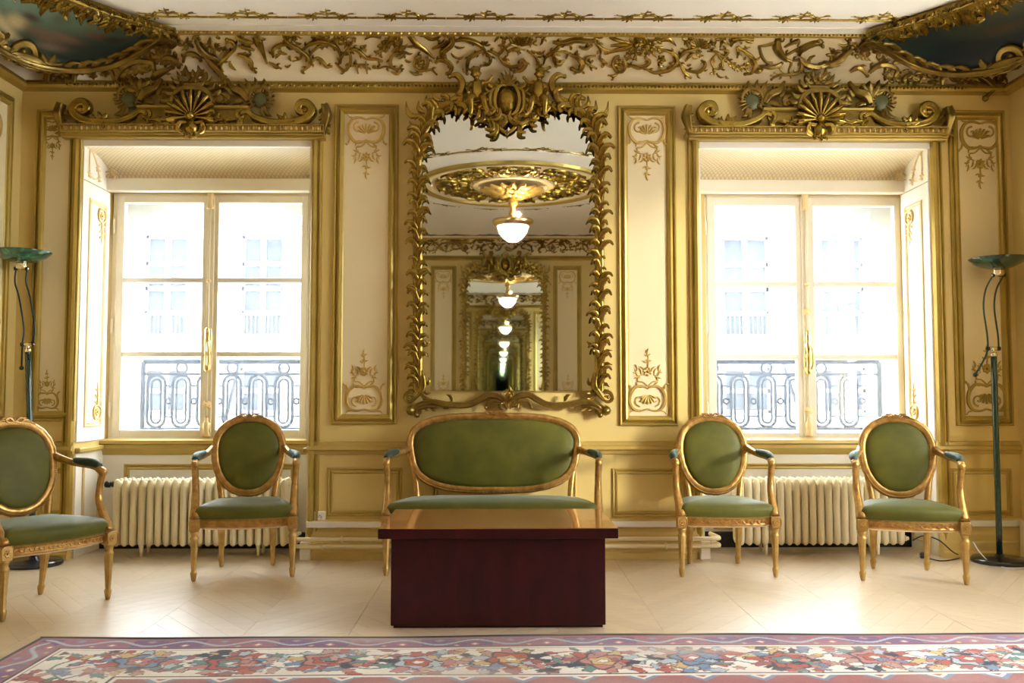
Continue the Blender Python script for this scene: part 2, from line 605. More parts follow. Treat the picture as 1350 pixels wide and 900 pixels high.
# ------------------------------------------------------------------ carved relief toolkit
class Relief(MB):
    """carving laid out in (u, v) with height h; fmap turns arrays u, v, h into points"""

    def __init__(self, fmap, unit=1.0):
        super().__init__()
        self.fmap, self.unit = fmap, unit

    def put(self, U, V, Hh, closed=False):
        P = self.fmap(np.asarray(U, float), np.asarray(V, float), np.asarray(Hh, float))
        self.grid(P, closed_v=closed)

    def stroke(self, pts, w, taper=(0.35, 1, 0.35), h=0.75, eye=0, kind='scroll', lift=0.0):
        C = smooth_curve(pts, 6)
        n = len(C)
        T = np.gradient(C, axis=0)
        T /= np.linalg.norm(T, axis=1)[:, None] + 1e-9
        N = np.stack([-T[:, 1], T[:, 0]], 1)
        s = np.linspace(0, 1, n)
        W = w * np.interp(s, np.linspace(0, 1, len(taper)), taper) * 0.5
        if kind == 'scroll':
            a = np.array([-1, -0.86, -0.5, 0, 0.5, 0.86, 1])
            g = np.array([-0.25, 0.8, 1.0, 0.62, 1.0, 0.8, -0.25])
        else:
            a = np.array([-1, -0.7, 0, 0.7, 1])
            g = np.array([-0.25, 0.65, 1, 0.65, -0.25])
        XY = C[:, None, :] + N[:, None, :] * (a[None, :] * W[:, None])[:, :, None]
        Hh = g[None, :] * (W * 2 * h)[:, None] + lift
        self.put(XY[:, :, 0], XY[:, :, 1], Hh)
        for k, i in ((1, 0), (2, -1)):
            if eye & k:
                self.dome(C[i], W[i] * 1.9, W[i] * 2.6)

    def dome(self, c, r, h, seg=8, sy=1.0):
        th = np.arange(seg) * 2 * pi / seg
        U, V, Hh = [], [], []
        for k, (rr, hh) in enumerate(((1, -0.2), (0.85, 0.5), (0.5, 0.88), (0.01, 1))):
            U.append(c[0] + r * rr * np.cos(th))
            V.append(c[1] + r * rr * sy * np.sin(th))
            Hh.append(np.full(seg, h * hh))
        self.put(U, V, Hh, closed=True)

    def leaf(self, p0, p1, w, bend=0.2, h=0.5, lobes=3, lift=0.0):
        p0, p1 = np.array(p0, float), np.array(p1, float)
        d = p1 - p0
        L = np.linalg.norm(d) + 1e-9
        nrm = np.array([-d[1], d[0]]) / L
        n = 9 if lobes else 6
        s = np.linspace(0, 1, n)
        C = p0 + d * s[:, None] + nrm * (bend * L * np.sin(s * pi))[:, None]
        T = np.gradient(C, axis=0)
        T /= np.linalg.norm(T, axis=1)[:, None] + 1e-9
        N = np.stack([-T[:, 1], T[:, 0]], 1)
        W = w * 0.5 * np.sin(pi * (0.12 + 0.86 * s) ** 0.8) ** 0.8
        if lobes:
            W = W * (1 - 0.38 * np.abs(np.sin(lobes * pi * s)) * (s < 0.98))
        a = np.array([-1, -0.5, 0, 0.5, 1])
        g = np.array([-0.1, 0.9, 0.45, 0.9, -0.1])
        XY = C[:, None, :] + N[:, None, :] * (a[None, :] * W[:, None])[:, :, None]
        Hh = (g[None, :] * (0.45 + 0.75 * s[:, None] ** 1.5)) * w * h + lift
        self.put(XY[:, :, 0], XY[:, :, 1], Hh)

    def spray(self, c, r, n=6, a0=0, a1=360, w=None, jit=0.25, lobes=3, h=0.5):
        for k in range(n):
            a = radians(a0 + (a1 - a0) * (k + 0.5) / n + random.uniform(-8, 8))
            rr = r * (1 + random.uniform(-jit, jit))
            p = (c[0] + cos(a) * r * 0.12, c[1] + sin(a) * r * 0.12)
            q = (c[0] + cos(a) * rr, c[1] + sin(a) * rr)
            self.leaf(p, q, (w or r * 0.5) * 1.15, random.uniform(-0.3, 0.3), h * 1.3, lobes)

    def flower(self, c, r, n=6):
        for k in range(n):
            a = 2 * pi * k / n + 0.3
            self.leaf((c[0] + cos(a) * r * 0.2, c[1] + sin(a) * r * 0.2), (c[0] + cos(a) * r, c[1] + sin(a) * r), r * 0.85, 0, 0.5, 0)
        self.dome(c, r * 0.33, r * 0.5)

    def shell(self, c, r, a0, a1, n=9, w=None, h=0.8, r0=0.15):
        for k in range(n):
            a = radians(a0 + (a1 - a0) * k / (n - 1))
            f = 1 - 0.12 * abs(2 * k / (n - 1) - 1) ** 2
            p = [(c[0] + cos(a) * r * q * f, c[1] - sin(a) * r * q * f) for q in (r0, 0.45, 0.75, 1.0)]
            ww = w or 2.2 * r * f * sin(radians(abs(a1 - a0)) / (n - 1) / 2) * 1.0
            self.stroke(p, ww, (0.25, 0.6, 0.95, 0.75), h, kind='round')

    def spiral(self, c, r, turns, start, direction, w, taper=(1, 0.8, 0.5), h=0.8, eye=2):
        n = max(8, int(turns * 12))
        pts = []
        for i in range(n):
            s = i / (n - 1)
            a = radians(start) + direction * s * turns * 2 * pi
            rr = r * (1 - 0.82 * s)
            pts.append((c[0] + cos(a) * rr, c[1] - sin(a) * rr))
        self.stroke(pts[::1], w, taper, h, eye)


def plane_map(Y, direction=-1):
    """(u, v) are photograph pixels on the wall plane y=Y, h pixels towards the room"""
    def f(u, v, h):
        r, up = (u - 675) / FPX, (450 - v) / FPX
        f2 = cos(PITCH) - up * sin(PITCH)
        z = sin(PITCH) + up * cos(PITCH)
        x = r * cos(YAW) + f2 * sin(YAW)
        y = f2 * cos(YAW) - r * sin(YAW)
        t = Y / y
        return np.stack([x * t, Y - h * Y / FPX, CAMZ + z * t], -1)
    return f


def metric_map(f):
    return lambda u, v, h: f(u, v, h)


def z_at(v, Y):
    return at(660, v, Y)[2]


# cove of the cornice: v 108 (bottom, on the wall) up to v 44 (top, on the ceiling)
def cove_yz(t):
    Y = YF - 0.02 - 0.25 * (1 - np.cos(np.clip(t, 0, 1.15) * pi / 2))
    return Y


def cove_map(u, v, h):
    t = (108 - v) / 64.0
    Y = cove_yz(t)
    up = (450 - v) / FPX
    f2 = cos(PITCH) - up * sin(PITCH)
    zz = sin(PITCH) + up * cos(PITCH)
    Z = CAMZ + zz * Y / f2
    r = (u - 675) / FPX
    x = (r * cos(YAW) + f2 * sin(YAW)) / (f2 * cos(YAW) - r * sin(YAW)) * Y
    al = np.clip(t, 0, 1) * radians(65)
    k = Y / FPX * h
    return np.stack([x, Y - np.cos(al) * k, Z - np.sin(al) * k], -1)


COVE = []
for t in np.linspace(0, 1, 11):
    p = cove_map(np.array(660.0), np.array(108 - 64 * t), np.array(0.0))
    COVE.append((YF - p[1], p[2]))
ZCOVE0, ZCOVE1 = COVE[0][1], COVE[-1][1]

# ================================================================== STRUCTURE
# ---- floor: chevron parquet
m = MB()
m.box(XL - 0.2, XR + 0.2, YB - 0.2, 6.6, -0.25, -0.013)
floor = struct(m.build('floor', 'floor_base'))
CW, PP, SL = 0.46, 0.152, 1.30
plank_mesh = {}
for sgn in (1, -1):
    g = 0.0008
    m = MB()
    y0, y1 = (0, SL * CW) if sgn > 0 else (SL * CW, 0)
    b = [(g, y0 + g), (CW - g, y1 + g), (CW - g, y1 + PP - g), (g, y0 + PP - g)]
    m.add([(x, y, -0.013) for x, y in b] + [(x, y, 0) for x, y in b],
          [(0, 1, 5, 4), (1, 2, 6, 5), (2, 3, 7, 6), (3, 0, 4, 7), (4, 5, 6, 7)])
    plank_mesh[sgn] = m.mesh('plank', 'oak', False)
ncol = 15
xs0 = XL - 0.3


def clip_y(poly, ylim, keep_below):
    out = []
    for i in range(len(poly)):
        p, q = poly[i], poly[(i + 1) % len(poly)]
        pin, qin = (p[1] <= ylim) == keep_below, (q[1] <= ylim) == keep_below
        if pin:
            out.append(p)
        if pin != qin:
            t = (ylim - p[1]) / (q[1] - p[1])
            out.append((p[0] + t * (q[0] - p[0]), ylim))
    return out


m = MB()
for c in range(ncol):
    x = xs0 + c * CW
    ystart = 3.52 if x < -1.75 else 3.86
    sgn = 1 if c % 2 else -1
    in_recess = any(a - 0.25 < x + CW / 2 < b + 0.25 for a, b in OPEN)
    yend = 6.284 if in_recess else YF - 0.01
    for k in range(int((ystart - SL * CW) / PP) - 1, 60):
        y = k * PP
        lo, hi = y, y + SL * CW + PP
        if hi < ystart + 0.02 or lo > yend - 0.02:
            continue
        if lo >= ystart and hi <= yend:
            link('plank', plank_mesh[sgn], floor, (x, y, 0))
            continue
        y0, y1 = (0, SL * CW) if sgn > 0 else (SL * CW, 0)
        poly = [(0.0011, y0 + 0.0011), (CW - 0.0011, y1 + 0.0011), (CW - 0.0011, y1 + PP - 0.0011), (0.0011, y0 + PP - 0.0011)]
        poly = clip_y(clip_y(poly, yend - y, True), ystart - y, False)
        if len(poly) < 3:
            continue
        mm = MB()
        n_ = len(poly)
        mm.add([(px, py, -0.013) for px, py in poly] + [(px, py, 0) for px, py in poly],
               [tuple(range(n_, 2 * n_))] + [(i, (i + 1) % n_, n_ + (i + 1) % n_, n_ + i) for i in range(n_)])
        mm.build('plank', 'oak', floor, loc=(x, y, 0))
    m.box(x, x + CW, YB - 0.1, ystart, -0.02, -0.0006)
o = m.build('parquet_field', 'oak', floor)
o['kind'] = 'stuff'

# ---- front wall with its two window recesses
YO = 6.66
m = MB()
pier_x = [(XL - 0.25, OPEN[0][0]), (OPEN[0][1], OPEN[1][0]), (OPEN[1][1], XR + 0.25)]
for a, b in pier_x:
    m.box(a, b, YF, YO, -0.02, ZC + 0.1)
ZS, ZT = z_at(580, YWIN), z_at(256, YWIN)          # window opening bottom and top
CASE = [(at(149, 400, YWIN)[0], at(409, 400, YWIN)[0]), (at(929, 400, YWIN)[0], at(1192, 400, YWIN)[0])]
for (a, b), (ca, cb) in zip(OPEN, CASE):
    m.box(a, b, YF, YO, ZHEAD + 0.03, ZC + 0.1)     # above the recess
    m.box(a, b, 6.30, YO, -0.02, ZS)               # apron
    m.box(a, b, 6.30, YO, ZT, ZHEAD + 0.05)        # lintel
    if ca - a > 0.03:
        m.box(a, ca, 6.33, YO, ZS, ZT)
    if b - cb > 0.03:
        m.box(cb, b, 6.33, YO, ZS, ZT)
wall_front = struct(m.build('wall_front', 'wall_paint'))

m = MB()
m.box(XL - 0.25, XL, YB, YF, -0.02, ZC + 0.1)
wall_left = struct(m.build('wall_left', 'wall_paint'))
m = MB()
RW = [(3.05, 4.65)]                  # windows of the right wall
RZ0, RZ1 = 0.70, 2.85
ys = [YB] + [q for w in sorted(RW) for q in w] + [YF]
for i in range(0, len(ys), 2):
    m.box(XR, XR + 0.35, ys[i], ys[i + 1], -0.02, ZC + 0.1)
for a, b in RW:
    m.box(XR, XR + 0.35, a, b, -0.02, RZ0)
    m.box(XR, XR + 0.35, a, b, RZ1, ZC + 0.1)
wall_right = struct(m.build('wall_right', 'wall_paint'))
m = MB()
m.box(XL - 0.25, XR + 0.25, YB - 0.25, YB, -0.02, ZC + 0.1)
wall_back = struct(m.build('wall_back', 'wall_paint'))
m = MB()
m.box(XL - 0.25, XR + 0.35, YB - 0.25, YO, ZC, ZC + 0.3)
ceiling = struct(m.build('ceiling', 'ceiling_paint'))

# ---- cornice: cove, lower gilt bar, upper gilt moulding, white fillets
m = MB()
m.loop(COVE, XL, XR, YB, YF)
trim_cove = struct(m.build('trim_1', 'frieze_paint', smooth=True))
dT, zT = COVE[-1]
m = MB()
m.loop([(dT - 0.02, zT - 0.012), (dT + 0.012, zT - 0.026), (dT + 0.03, zT - 0.022), (dT + 0.045, zT - 0.004), (dT + 0.05, zT + 0.012),
        (dT + 0.02, zT + 0.03)], XL, XR, YB, YF)
trim_top = struct(m.build('trim_2', 'gilt_moulding', smooth=False))
m = MB()
m.loop([(dT + 0.01, zT + 0.008), (dT + 0.06, zT + 0.010), (dT + 0.062, zT + 0.020), (dT + 0.10, zT + 0.022), (dT + 0.11, zT + 0.030),
        (dT + 0.135, ZC - 0.004), (dT + 0.14, ZC + 0.002)], XL, XR, YB, YF)
trim_fillet = struct(m.build('trim_3', 'ceiling_paint', smooth=False))
zb0, zb1 = z_at(119, YF - 0.05), z_at(107, YF - 0.05)
m = MB()
hh = zb1 - zb0
m.loop([(0, zb0 - 0.004), (0.02, zb0), (0.045, zb0 + hh * 0.15), (0.058, zb0 + hh * 0.4), (0.05, zb0 + hh * 0.68), (0.03, zb0 + hh * 0.8),
        (0.034, zb0 + hh * 0.86), (0.034, zb0 + hh), (0.0, zb0 + hh + 0.004)], XL, XR, YB, YF)
trim_bar = struct(m.build('trim_4', 'gilt_moulding', smooth=False))
# carved leaf-and-dart run on the lower bar and on the upper moulding of the front and back walls
def carved_run(x0, x1, step, y, z, size, tilt):
    m = MB()
    n = int((x1 - x0) / step)
    for i in range(n):
        x = x0 + (i + 0.5) * step
        a = size * (1.0 if i % 2 else 0.62)
        V = [(x - step * 0.46, y, z), (x, y - tilt[0], z + a), (x + step * 0.46, y, z), (x, y - tilt[1], z - a),
             (x, y - 0.55 * size - 0.002, z)]
        m.add(V, [(0, 4, 1), (1, 4, 2), (2, 4, 3), (3, 4, 0)])
    return m
for o_, yy, s in ((trim_bar, YF - 0.057, 1), (trim_top, YF - dT - 0.036, 1)):
    zz = zb0 + hh * 0.42 if o_ is trim_bar else zT - 0.014
    cm = carved_run(XL + 0.3, XR - 0.3, 0.024, yy, zz, 0.013, (0.004, 0.0))
    e = cm.build('carved_run', 'gilding', o_)
    e['kind'] = 'stuff'

# ---- skirting along the piers of the front wall
def prof_base(y):
    zc, zt = z_at(695, y - 0.03), z_at(687, y - 0.03)
    return [(y, zt + 0.01), (y - 0.03, zt), (y - 0.034, zc), (y - 0.014, zc - 0.006), (y - 0.02, zc - 0.03), (y - 0.03, zc - 0.05),
            (y - 0.034, zc - 0.09), (y - 0.05, zc - 0.10), (y - 0.052, zc - 0.15), (y - 0.06, zc - 0.16), (y - 0.06, 0.0), (y, 0.0)]
m = MB()
pb = prof_base(YF)
for a, b in pier_x:
    m.sweep_x(pb, max(a, XL), min(b, XR))
bf = struct(m.build('baseboard_front', 'wall_paint'))
m = MB()
zc, zt = z_at(695, YF - 0.03), z_at(687, YF - 0.03)
for k, (a, b) in enumerate(pier_x):
    mm = MB()
    mm.bbox(max(a, XL) + 0.002, min(b, XR) - 0.002, YF - 0.04, YF + 0.002, zc, zt, 0.004)
    mm.build('cap_ledge', 'white_plastic', bf)
for y0, y1, x, sg, nm in ((YB, YF, XL, 1, 'baseboard_left'), (YB, YF, XR, -1, 'baseboard_right')):
    m = MB()
    m.box(min(x, x + sg * 0.05), max(x, x + sg * 0.05), y0, y1 - 0.06, 0, 0.24)
    struct(m.build(nm, 'pipe_paint'))

# ---- chair rail
ZR0, ZR1 = z_at(598, YF - 0.03), z_at(583, YF - 0.03)
def rail_prof(y, z0, z1):
    h = z1 - z0
    return [(y, z1 + 0.006), (y - 0.016, z1), (y - 0.018, z1 - h * 0.28), (y - 0.034, z1 - h * 0.36), (y - 0.040, z1 - h * 0.62),
            (y - 0.022, z1 - h * 0.78), (y - 0.020, z0), (y, z0 - 0.006)]
m = MB()
for a, b in pier_x:
    m.sweep_x(rail_prof(YF, ZR0, ZR1), max(a, XL), min(b, XR))
struct(m.build('trim_5', 'ochre_paint'))

# ---- wall panels of the front wall
PANEL_PROF = [(0, 0), (0.000, 0.012), (0.006, 0.018), (0.013, 0.016), (0.017, 0.004), (0.024, 0.004), (0.028, 0.017), (0.040, 0.026),
              (0.052, 0.020), (0.058, 0.008), (0.064, 0.004)]
DADO_PROF = [(0, 0), (0, 0.008), (0.006, 0.012), (0.012, 0.010), (0.016, 0.002), (0.022, 0.010), (0.032, 0.013), (0.038, 0.003)]


def wall_panel(parent, x0, x1, z0, z1, prof=PANEL_PROF, y=YF, mt='gilt_moulding', field='panel_paint'):
    m = MB()
    m.rect_frame(x0, x1, z0, z1, prof, y)
    m.build('panel_frame', mt, parent)
    d = prof[-1][0] - 0.004
    m = MB()
    m.box(x0 + d, x1 - d, y - 0.003, y + 0.004, z0 + d, z1 - d)
    m.build('panel_field', field, parent)


def wall_panel_px(u0, v0, u1, v1, **k):
    a, b = at(u0, v0, YF), at(u1, v1, YF)
    wall_panel(wall_front, a[0], b[0], b[2], a[2], **k)
    return a[0], b[0], b[2], a[2]


PAN = [wall_panel_px(*q) for q in ((50, 145, 100, 555), (442, 138, 523, 559), (814, 140, 894, 561), (1249, 146, 1336, 561))]
for q in ((432, 616, 530, 680), (807, 617, 905, 681), (1252, 617, 1335, 680), (52, 616, 91, 680), (570, 616, 760, 680)):
    wall_panel_px(*q, prof=DADO_PROF, field='wall_paint', mt='ochre_paint')

# gilt architrave strips on both edges of each recess
for a, b in OPEN:
    for x, s in ((a, -1), (b, 1)):
        m = MB()
        x0, x1 = (x - 0.075, x) if s < 0 else (x, x + 0.075)
        w = x1 - x0
        pr = [(0.0, 0.0), (0.004, 0.016), (0.016, 0.020), (0.020, 0.008), (0.028, 0.008), (0.034, 0.026), (0.052, 0.034), (0.066, 0.026), (0.075, 0.0)]
        if s > 0:
            pr = [(0.075 - d, h) for d, h in reversed(pr)]
        P = [[(x0 + d, YF - h, 0.0), (x0 + d, YF - h, ZHEAD + 0.02)] for d, h in pr]
        m.grid(P, flip=True)
        m.build('architrave', 'gilt_moulding', wall_front)


# ---- ornaments of the panels: a cartouche with a drop of flowers, (0,0) at its centre, v downwards, unit = pixels
def panel_ornament(u, v, flip, name, Y=YF - 0.004, k=1.0, parent=None, mt='pale_gilding'):
    """traced from the tall panels: zoom 6.93 px per px around (u, v); flip 1 for the top motif, -1 for the bottom one"""
    fm = plane_map(Y)

    def g(uu, vv, h):
        return fm(u + uu * k / 6.93, v + flip * vv * k / 6.93, h * k / 6.93)
    r = Relief(g)
    for s in (-1, 1):
        r.stroke([(0, -95), (s * 60, -112), (s * 120, -100), (s * 155, -50), (s * 160, 10), (s * 140, 70), (s * 90, 112), (s * 20, 105), (0, 90)],
                 30, (0.5, 0.8, 1, 1, 0.8, 0.5), 0.6)
        r.stroke([(s * 110, -108), (s * 150, -118), (s * 170, -140)], 18, (0.9, 0.7, 0.4), 0.6, eye=2)
        r.stroke([(s * 150, 50), (s * 158, 110), (s * 180, 130)], 22, (0.5, 0.9, 0.6), 0.6, eye=2)
        r.leaf((s * 60, 100), (s * 100, 150), 26, 0.2)
        r.spiral((s * 70, -20), 52, 1.1, 90, -s, 18, (0.9, 0.7, 0.4), 0.6)
        r.stroke([(0, 110), (s * 45, 150), (s * 90, 160), (s * 80, 200), (s * 50, 215)], 14, (0.8, 1, 0.5), 0.6)
        r.stroke([(s * 70, 200), (s * 100, 220), (s * 120, 270)], 12, (0.5, 1, 0.4), 0.6)
        for (a, b_) in (((70, 190), (120, 180)), ((90, 225), (135, 235)), ((100, 250), (115, 310)), ((60, 220), (80, 275)), ((30, 250), (70, 290))):
            r.leaf((s * a[0], a[1]), (s * b_[0], b_[1]), 24, 0.15 * s)
        r.leaf((s * 8, 330), (s * 40, 345), 20, 0.2)
        r.leaf((s * 5, 390), (s * 30, 405), 18, 0.2)
    r.shell((0, 40), 95, 25, 155, 7, 24)
    r.flower((0, 245), 42, 7)
    r.stroke([(0, 270), (4, 350), (-3, 430)], 12, (1, 0.8, 0.5), 0.7)
    r.leaf((0, 380), (5, 455), 26, 0.1)
    r.flower((0, 345), 20, 5)
    return r.build(name, mt, parent or wall_front, smooth=True)


panel_ornament(483, 171, 1, 'panel_ornament')
panel_ornament(480, 525, -1, 'panel_ornament')
panel_ornament(853, 172, 1, 'panel_ornament')
panel_ornament(854, 525, -1, 'panel_ornament')
panel_ornament(1292, 178, 1, 'panel_ornament', k=1.08, mt='gilt_moulding')
panel_ornament(1301, 524, -1, 'panel_ornament', k=1.08, mt='gilt_moulding')
panel_ornament(69, 170, 1, 'panel_ornament', k=0.62, mt='gilt_moulding')
panel_ornament(62, 528, -1, 'panel_ornament', k=0.62, mt='gilt_moulding')

# left wall: one tall panel with its ornaments next to the corner, dado and rail
def left_map(u, v, h):
    return np.stack([XL + 0.004 + h, u, v], -1)
m = MB()
def left_frame(y0, y1, z0, z1, prof):
    P = []
    for d, h in prof:
        P.append([(XL + h, y0 + d, z0 + d), (XL + h, y1 - d, z0 + d), (XL + h, y1 - d, z1 - d), (XL + h, y0 + d, z1 - d)])
    m = MB()
    m.grid(P, closed_v=True)
    m.build('panel_frame', 'gilt_moulding', wall_left)
    d = prof[-1][0]
    m = MB()
    m.box(XL - 0.004, XL + 0.003, y0 + d, y1 - d, z0 + d, z1 - d)
    m.build('panel_field', 'panel_paint', wall_left)
for y0, y1 in ((5.12, 5.76), (3.4, 5.0), (1.6, 3.2), (-0.2, 1.4)):
    left_frame(y0, y1, 0.87, 2.93, PANEL_PROF)
    left_frame(y0, y1, 0.29, 0.58, DADO_PROF)
for zc_, fl in ((2.70, 1), (1.08, -1)):
    r = Relief(lambda u, v, h, zc_=zc_, fl=fl: left_map(5.50 + u * 0.00075, zc_ - fl * v * 0.00075, h * 0.00075))
    for s in (-1, 1):
        r.stroke([(0, -95), (s * 60, -112), (s * 120, -100), (s * 155, -50), (s * 160, 10), (s * 140, 70), (s * 90, 112), (s * 20, 105), (0, 90)],
                 30, (0.5, 0.8, 1, 1, 0.8, 0.5), 0.6)
        for (a, b_) in (((70, 190), (120, 180)), ((90, 225), (135, 235)), ((100, 250), (115, 310)), ((60, 220), (80, 275)), ((30, 250), (70, 290))):
            r.leaf((s * a[0], a[1]), (s * b_[0], b_[1]), 28, 0.15 * s)
    r.shell((0, 40), 95, 25, 155, 7, 24)
    r.flower((0, 245), 42, 7)
    r.stroke([(0, 270), (4, 350), (-3, 460)], 16, (1, 0.8, 0.5), 0.7)
    r.build('panel_ornament', 'pale_gilding', wall_left, smooth=True)
m = MB()
P = [[(XL + (YF - y), YB + 0.01, z), (XL + (YF - y), YF - 0.02, z)] for y, z in rail_prof(YF, ZR0, ZR1)]
m.grid(P)
struct(m.build('trim_6', 'gilt_moulding'))

# back wall (seen in the mirror): two tall panels and dado, in mirror image of the front wall
def back_panel(x0, x1, z0, z1):
    m = MB()
    m.rect_frame(x0, x1, z0, z1, [(d, -h) for d, h in PANEL_PROF], YB)
    m.build('panel_frame', 'gilt_moulding', wall_back)
    m = MB()
    m.box(x0 + 0.06, x1 - 0.06, YB - 0.004, YB + 0.003, z0 + 0.06, z1 - 0.06)
    m.build('panel_field', 'panel_paint', wall_back)
MX = 0.055                                        # axis of the two mirrors
for o_ in list(wall_front.children):
    if o_.name.startswith('panel_ornament'):
        if 400 < 675 + 1200 * o_.bound_box[0][0] / 5.88 < 900:
            c = o_.copy()
            COL.objects.link(c)
            c.parent = wall_back
            c.rotation_euler = (0, 0, pi)
            c.location = (2 * MX, YB + YF, 0)
for q in (PAN[1], PAN[2]):
    back_panel(2 * MX - q[1], 2 * MX - q[0], q[2], q[3])
m = MB()
P = [[(XL + 0.02, YB + (YF - y), z), (XR - 0.02, YB + (YF - y), z)] for y, z in rail_prof(YF, ZR0, ZR1)]
m.grid(P, flip=True)
struct(m.build('trim_7', 'gilt_moulding'))

# ---- the window recesses: apron, reveals, soffits
for wi, ((a, b), (ca, cb)) in enumerate(zip(OPEN, CASE)):
    inner_left = wi == 1
    # apron panel and sill moulding
    z0s, z1s = z_at(599, 6.27), z_at(580, 6.27)
    m = MB()
    m.sweep_x([(6.30, z1s + 0.01), (6.25, z1s), (6.245, z1s - 0.022), (6.265, z1s - 0.032), (6.262, z1s - 0.055), (6.275, z0s + 0.012), (6.28, z0s), (6.30, z0s)], a, b)
    m.build('sill_moulding', 'ochre_paint', wall_front)
    m = MB()
    m.box(a + 0.002, b - 0.002, 6.285, 6.301, 0.0, z0s - 0.002)
    m.build('apron', 'lit_cream_paint', wall_front)
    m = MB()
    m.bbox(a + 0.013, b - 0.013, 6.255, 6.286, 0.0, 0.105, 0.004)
    m.build('recess_shade_strip', 'painted_shade', wall_front)  # near-black strip that paints in the shade below the radiator
    wall_panel(wall_front, a + 0.16, b - 0.16, 0.12, z_at(611, 6.28), prof=DADO_PROF, y=6.285, field='lit_cream_paint', mt='ochre_paint')
    # side reveals
    for side, x in ((-1, a), (1, b)):
        sg = -side                                  # outward of the wall into the recess
        zj = z_at(247, 6.1)

        def rv(d, y, z):
            return (x + sg * d, y, z)
        for (z0, z1, nm) in ((0.0, ZR0, 'reveal_dado'), (ZR1, zj - 0.004, 'reveal_panel'), (zj + 0.003, ZHEAD, 'reveal_head')):
            m = MB()
            xa, xb = sorted((x, x + sg * 0.012))
            m.box(xa, xb, YF + 0.012, 6.30, z0 + 0.001, z1)
            m.build(nm, 'lit_cream_paint', wall_front)
        m = MB()
        xa, xb = sorted((x, x + sg * 0.036))
        m.bbox(xa, xb, YF + 0.01, 6.26, ZR0 + 0.004, ZR0 + 0.036, 0.008)
        m.build('reveal_rail', 'ochre_paint', wall_front)
        # moulded panels on the reveal
        for (z0, z1) in ((ZR1 + 0.09, zj - 0.10), (0.06, ZR0 - 0.06)):
            P = []
            for d, h in ((0, 0), (0.004, 0.008), (0.014, 0.010), (0.02, 0.003), (0.026, 0.008), (0.032, 0)):
                y0, y1 = YF + 0.10, 6.24
                P.append([rv(0.012 + h, y0 + d, z0 + d), rv(0.012 + h, y1 - d, z0 + d), rv(0.012 + h, y1 - d, z1 - d), rv(0.012 + h, y0 + d, z1 - d)])
            m = MB()
            m.grid(P, closed_v=True, flip=side > 0)
            m.build('reveal_moulding', 'lattice_gold', wall_front, fix=True)
        # little gilt drops at the top and bottom of the tall reveal panel, tracery on the head
        for zc_, fl in ((zj - 0.19, 1), (ZR1 + 0.19, -1)):
            r = Relief(lambda u, v, h, zc_=zc_, fl=fl: np.stack([x + sg * (0.013 + h * 0.0006), 6.17 + u * 0.0006, zc_ - fl * v * 0.0006], -1))
            for s in (-1, 1):
                r.stroke([(0, -75), (s * 55, -75), (s * 90, -20), (s * 70, 50), (0, 75)], 26, (0.6, 1, 1, 0.6), 0.7)
                for (p, q) in (((20, 90), (80, 110)), ((10, 150), (70, 190)), ((10, 230), (60, 255))):
                    r.leaf((s * p[0], p[1]), (s * q[0], q[1]), 36, 0.2 * s)
            r.flower((0, 0), 45, 6)
            r.stroke([(0, 80), (10, 200), (0, 330)], 18, (1, 0.8, 0.4), 0.7)
            r.build('reveal_ornament', 'pale_gilding', wall_front, smooth=True)
        r = Relief(lambda u, v, h: np.stack([x + sg * (0.013 + h * 0.001), YF + 0.02 + u * 0.001, zj + v * 0.001], -1))
        r.stroke([(70, 50), (66, 130), (75, 215), (130, 190), (190, 120), (215, 55)], 12, (1, 1, 1), 0.5)
        r.stroke([(70, 50), (140, 35), (215, 55)], 10, (0.5, 1, 0.5), 0.5)
        for p in ((70, 50), (75, 215), (215, 55), (190, 120)):
            r.spray(p, 28, 5, w=14)
        r.build('reveal_tracery', 'lattice_gold', wall_front, smooth=True)
    # coved soffit with the woven lattice
    zf, zb_ = ZHEAD - 0.02, z_at(240, 6.30)
    n = 12
    P = []
    for i in range(n + 1):
        s = i / n
        y = YF + 0.02 + (6.30 - YF - 0.02) * sin(s * pi / 2) ** 0.9
        z = zf - (zf - zb_) * (1 - cos(s * pi / 2))
        P.append([(a + 0.004, y, z), (b - 0.004, y, z)])
    m = MB()
    m.grid(P)
    me = m.mesh('soffit', 'woven_lattice', True)
    uv = me.uv_layers.new(name='UVMap')
    W_ = b - a
    for li, lp in enumerate(me.loops):
        co = me.vertices[lp.vertex_index].co
        uv.data[li].uv = ((co.x - a), (co.y - YF) * 1.15)
    link('soffit', me, wall_front)
    m = MB()
    m.bbox(a, b, 6.24, 6.31, z_at(253, 6.25), zb_ + 0.01, 0.01)
    m.build('soffit_band', 'window_paint', wall_front)
    m = MB()
    m.bbox(a, b, YF - 0.006, YF + 0.03, ZHEAD - 0.026, ZHEAD + 0.028, 0.005)
    m.build('soffit_edge', 'lit_cream_paint', wall_front)
    for x, s in ((a + 0.05, 1), (b - 0.05, -1)):
        r = Relief(lambda u, v, h, x=x, s=s: np.stack([x + s * u * 0.001, 6.24 - h * 0.001 - 0.02 + 0 * u, zb_ + 0.035 + v * 0.001], -1))
        r.spray((0, 0), 42, 9, w=18)
        r.dome((0, 0), 9, 10)
        r.build('soffit_rosette', 'lattice_gold', wall_front, smooth=True)

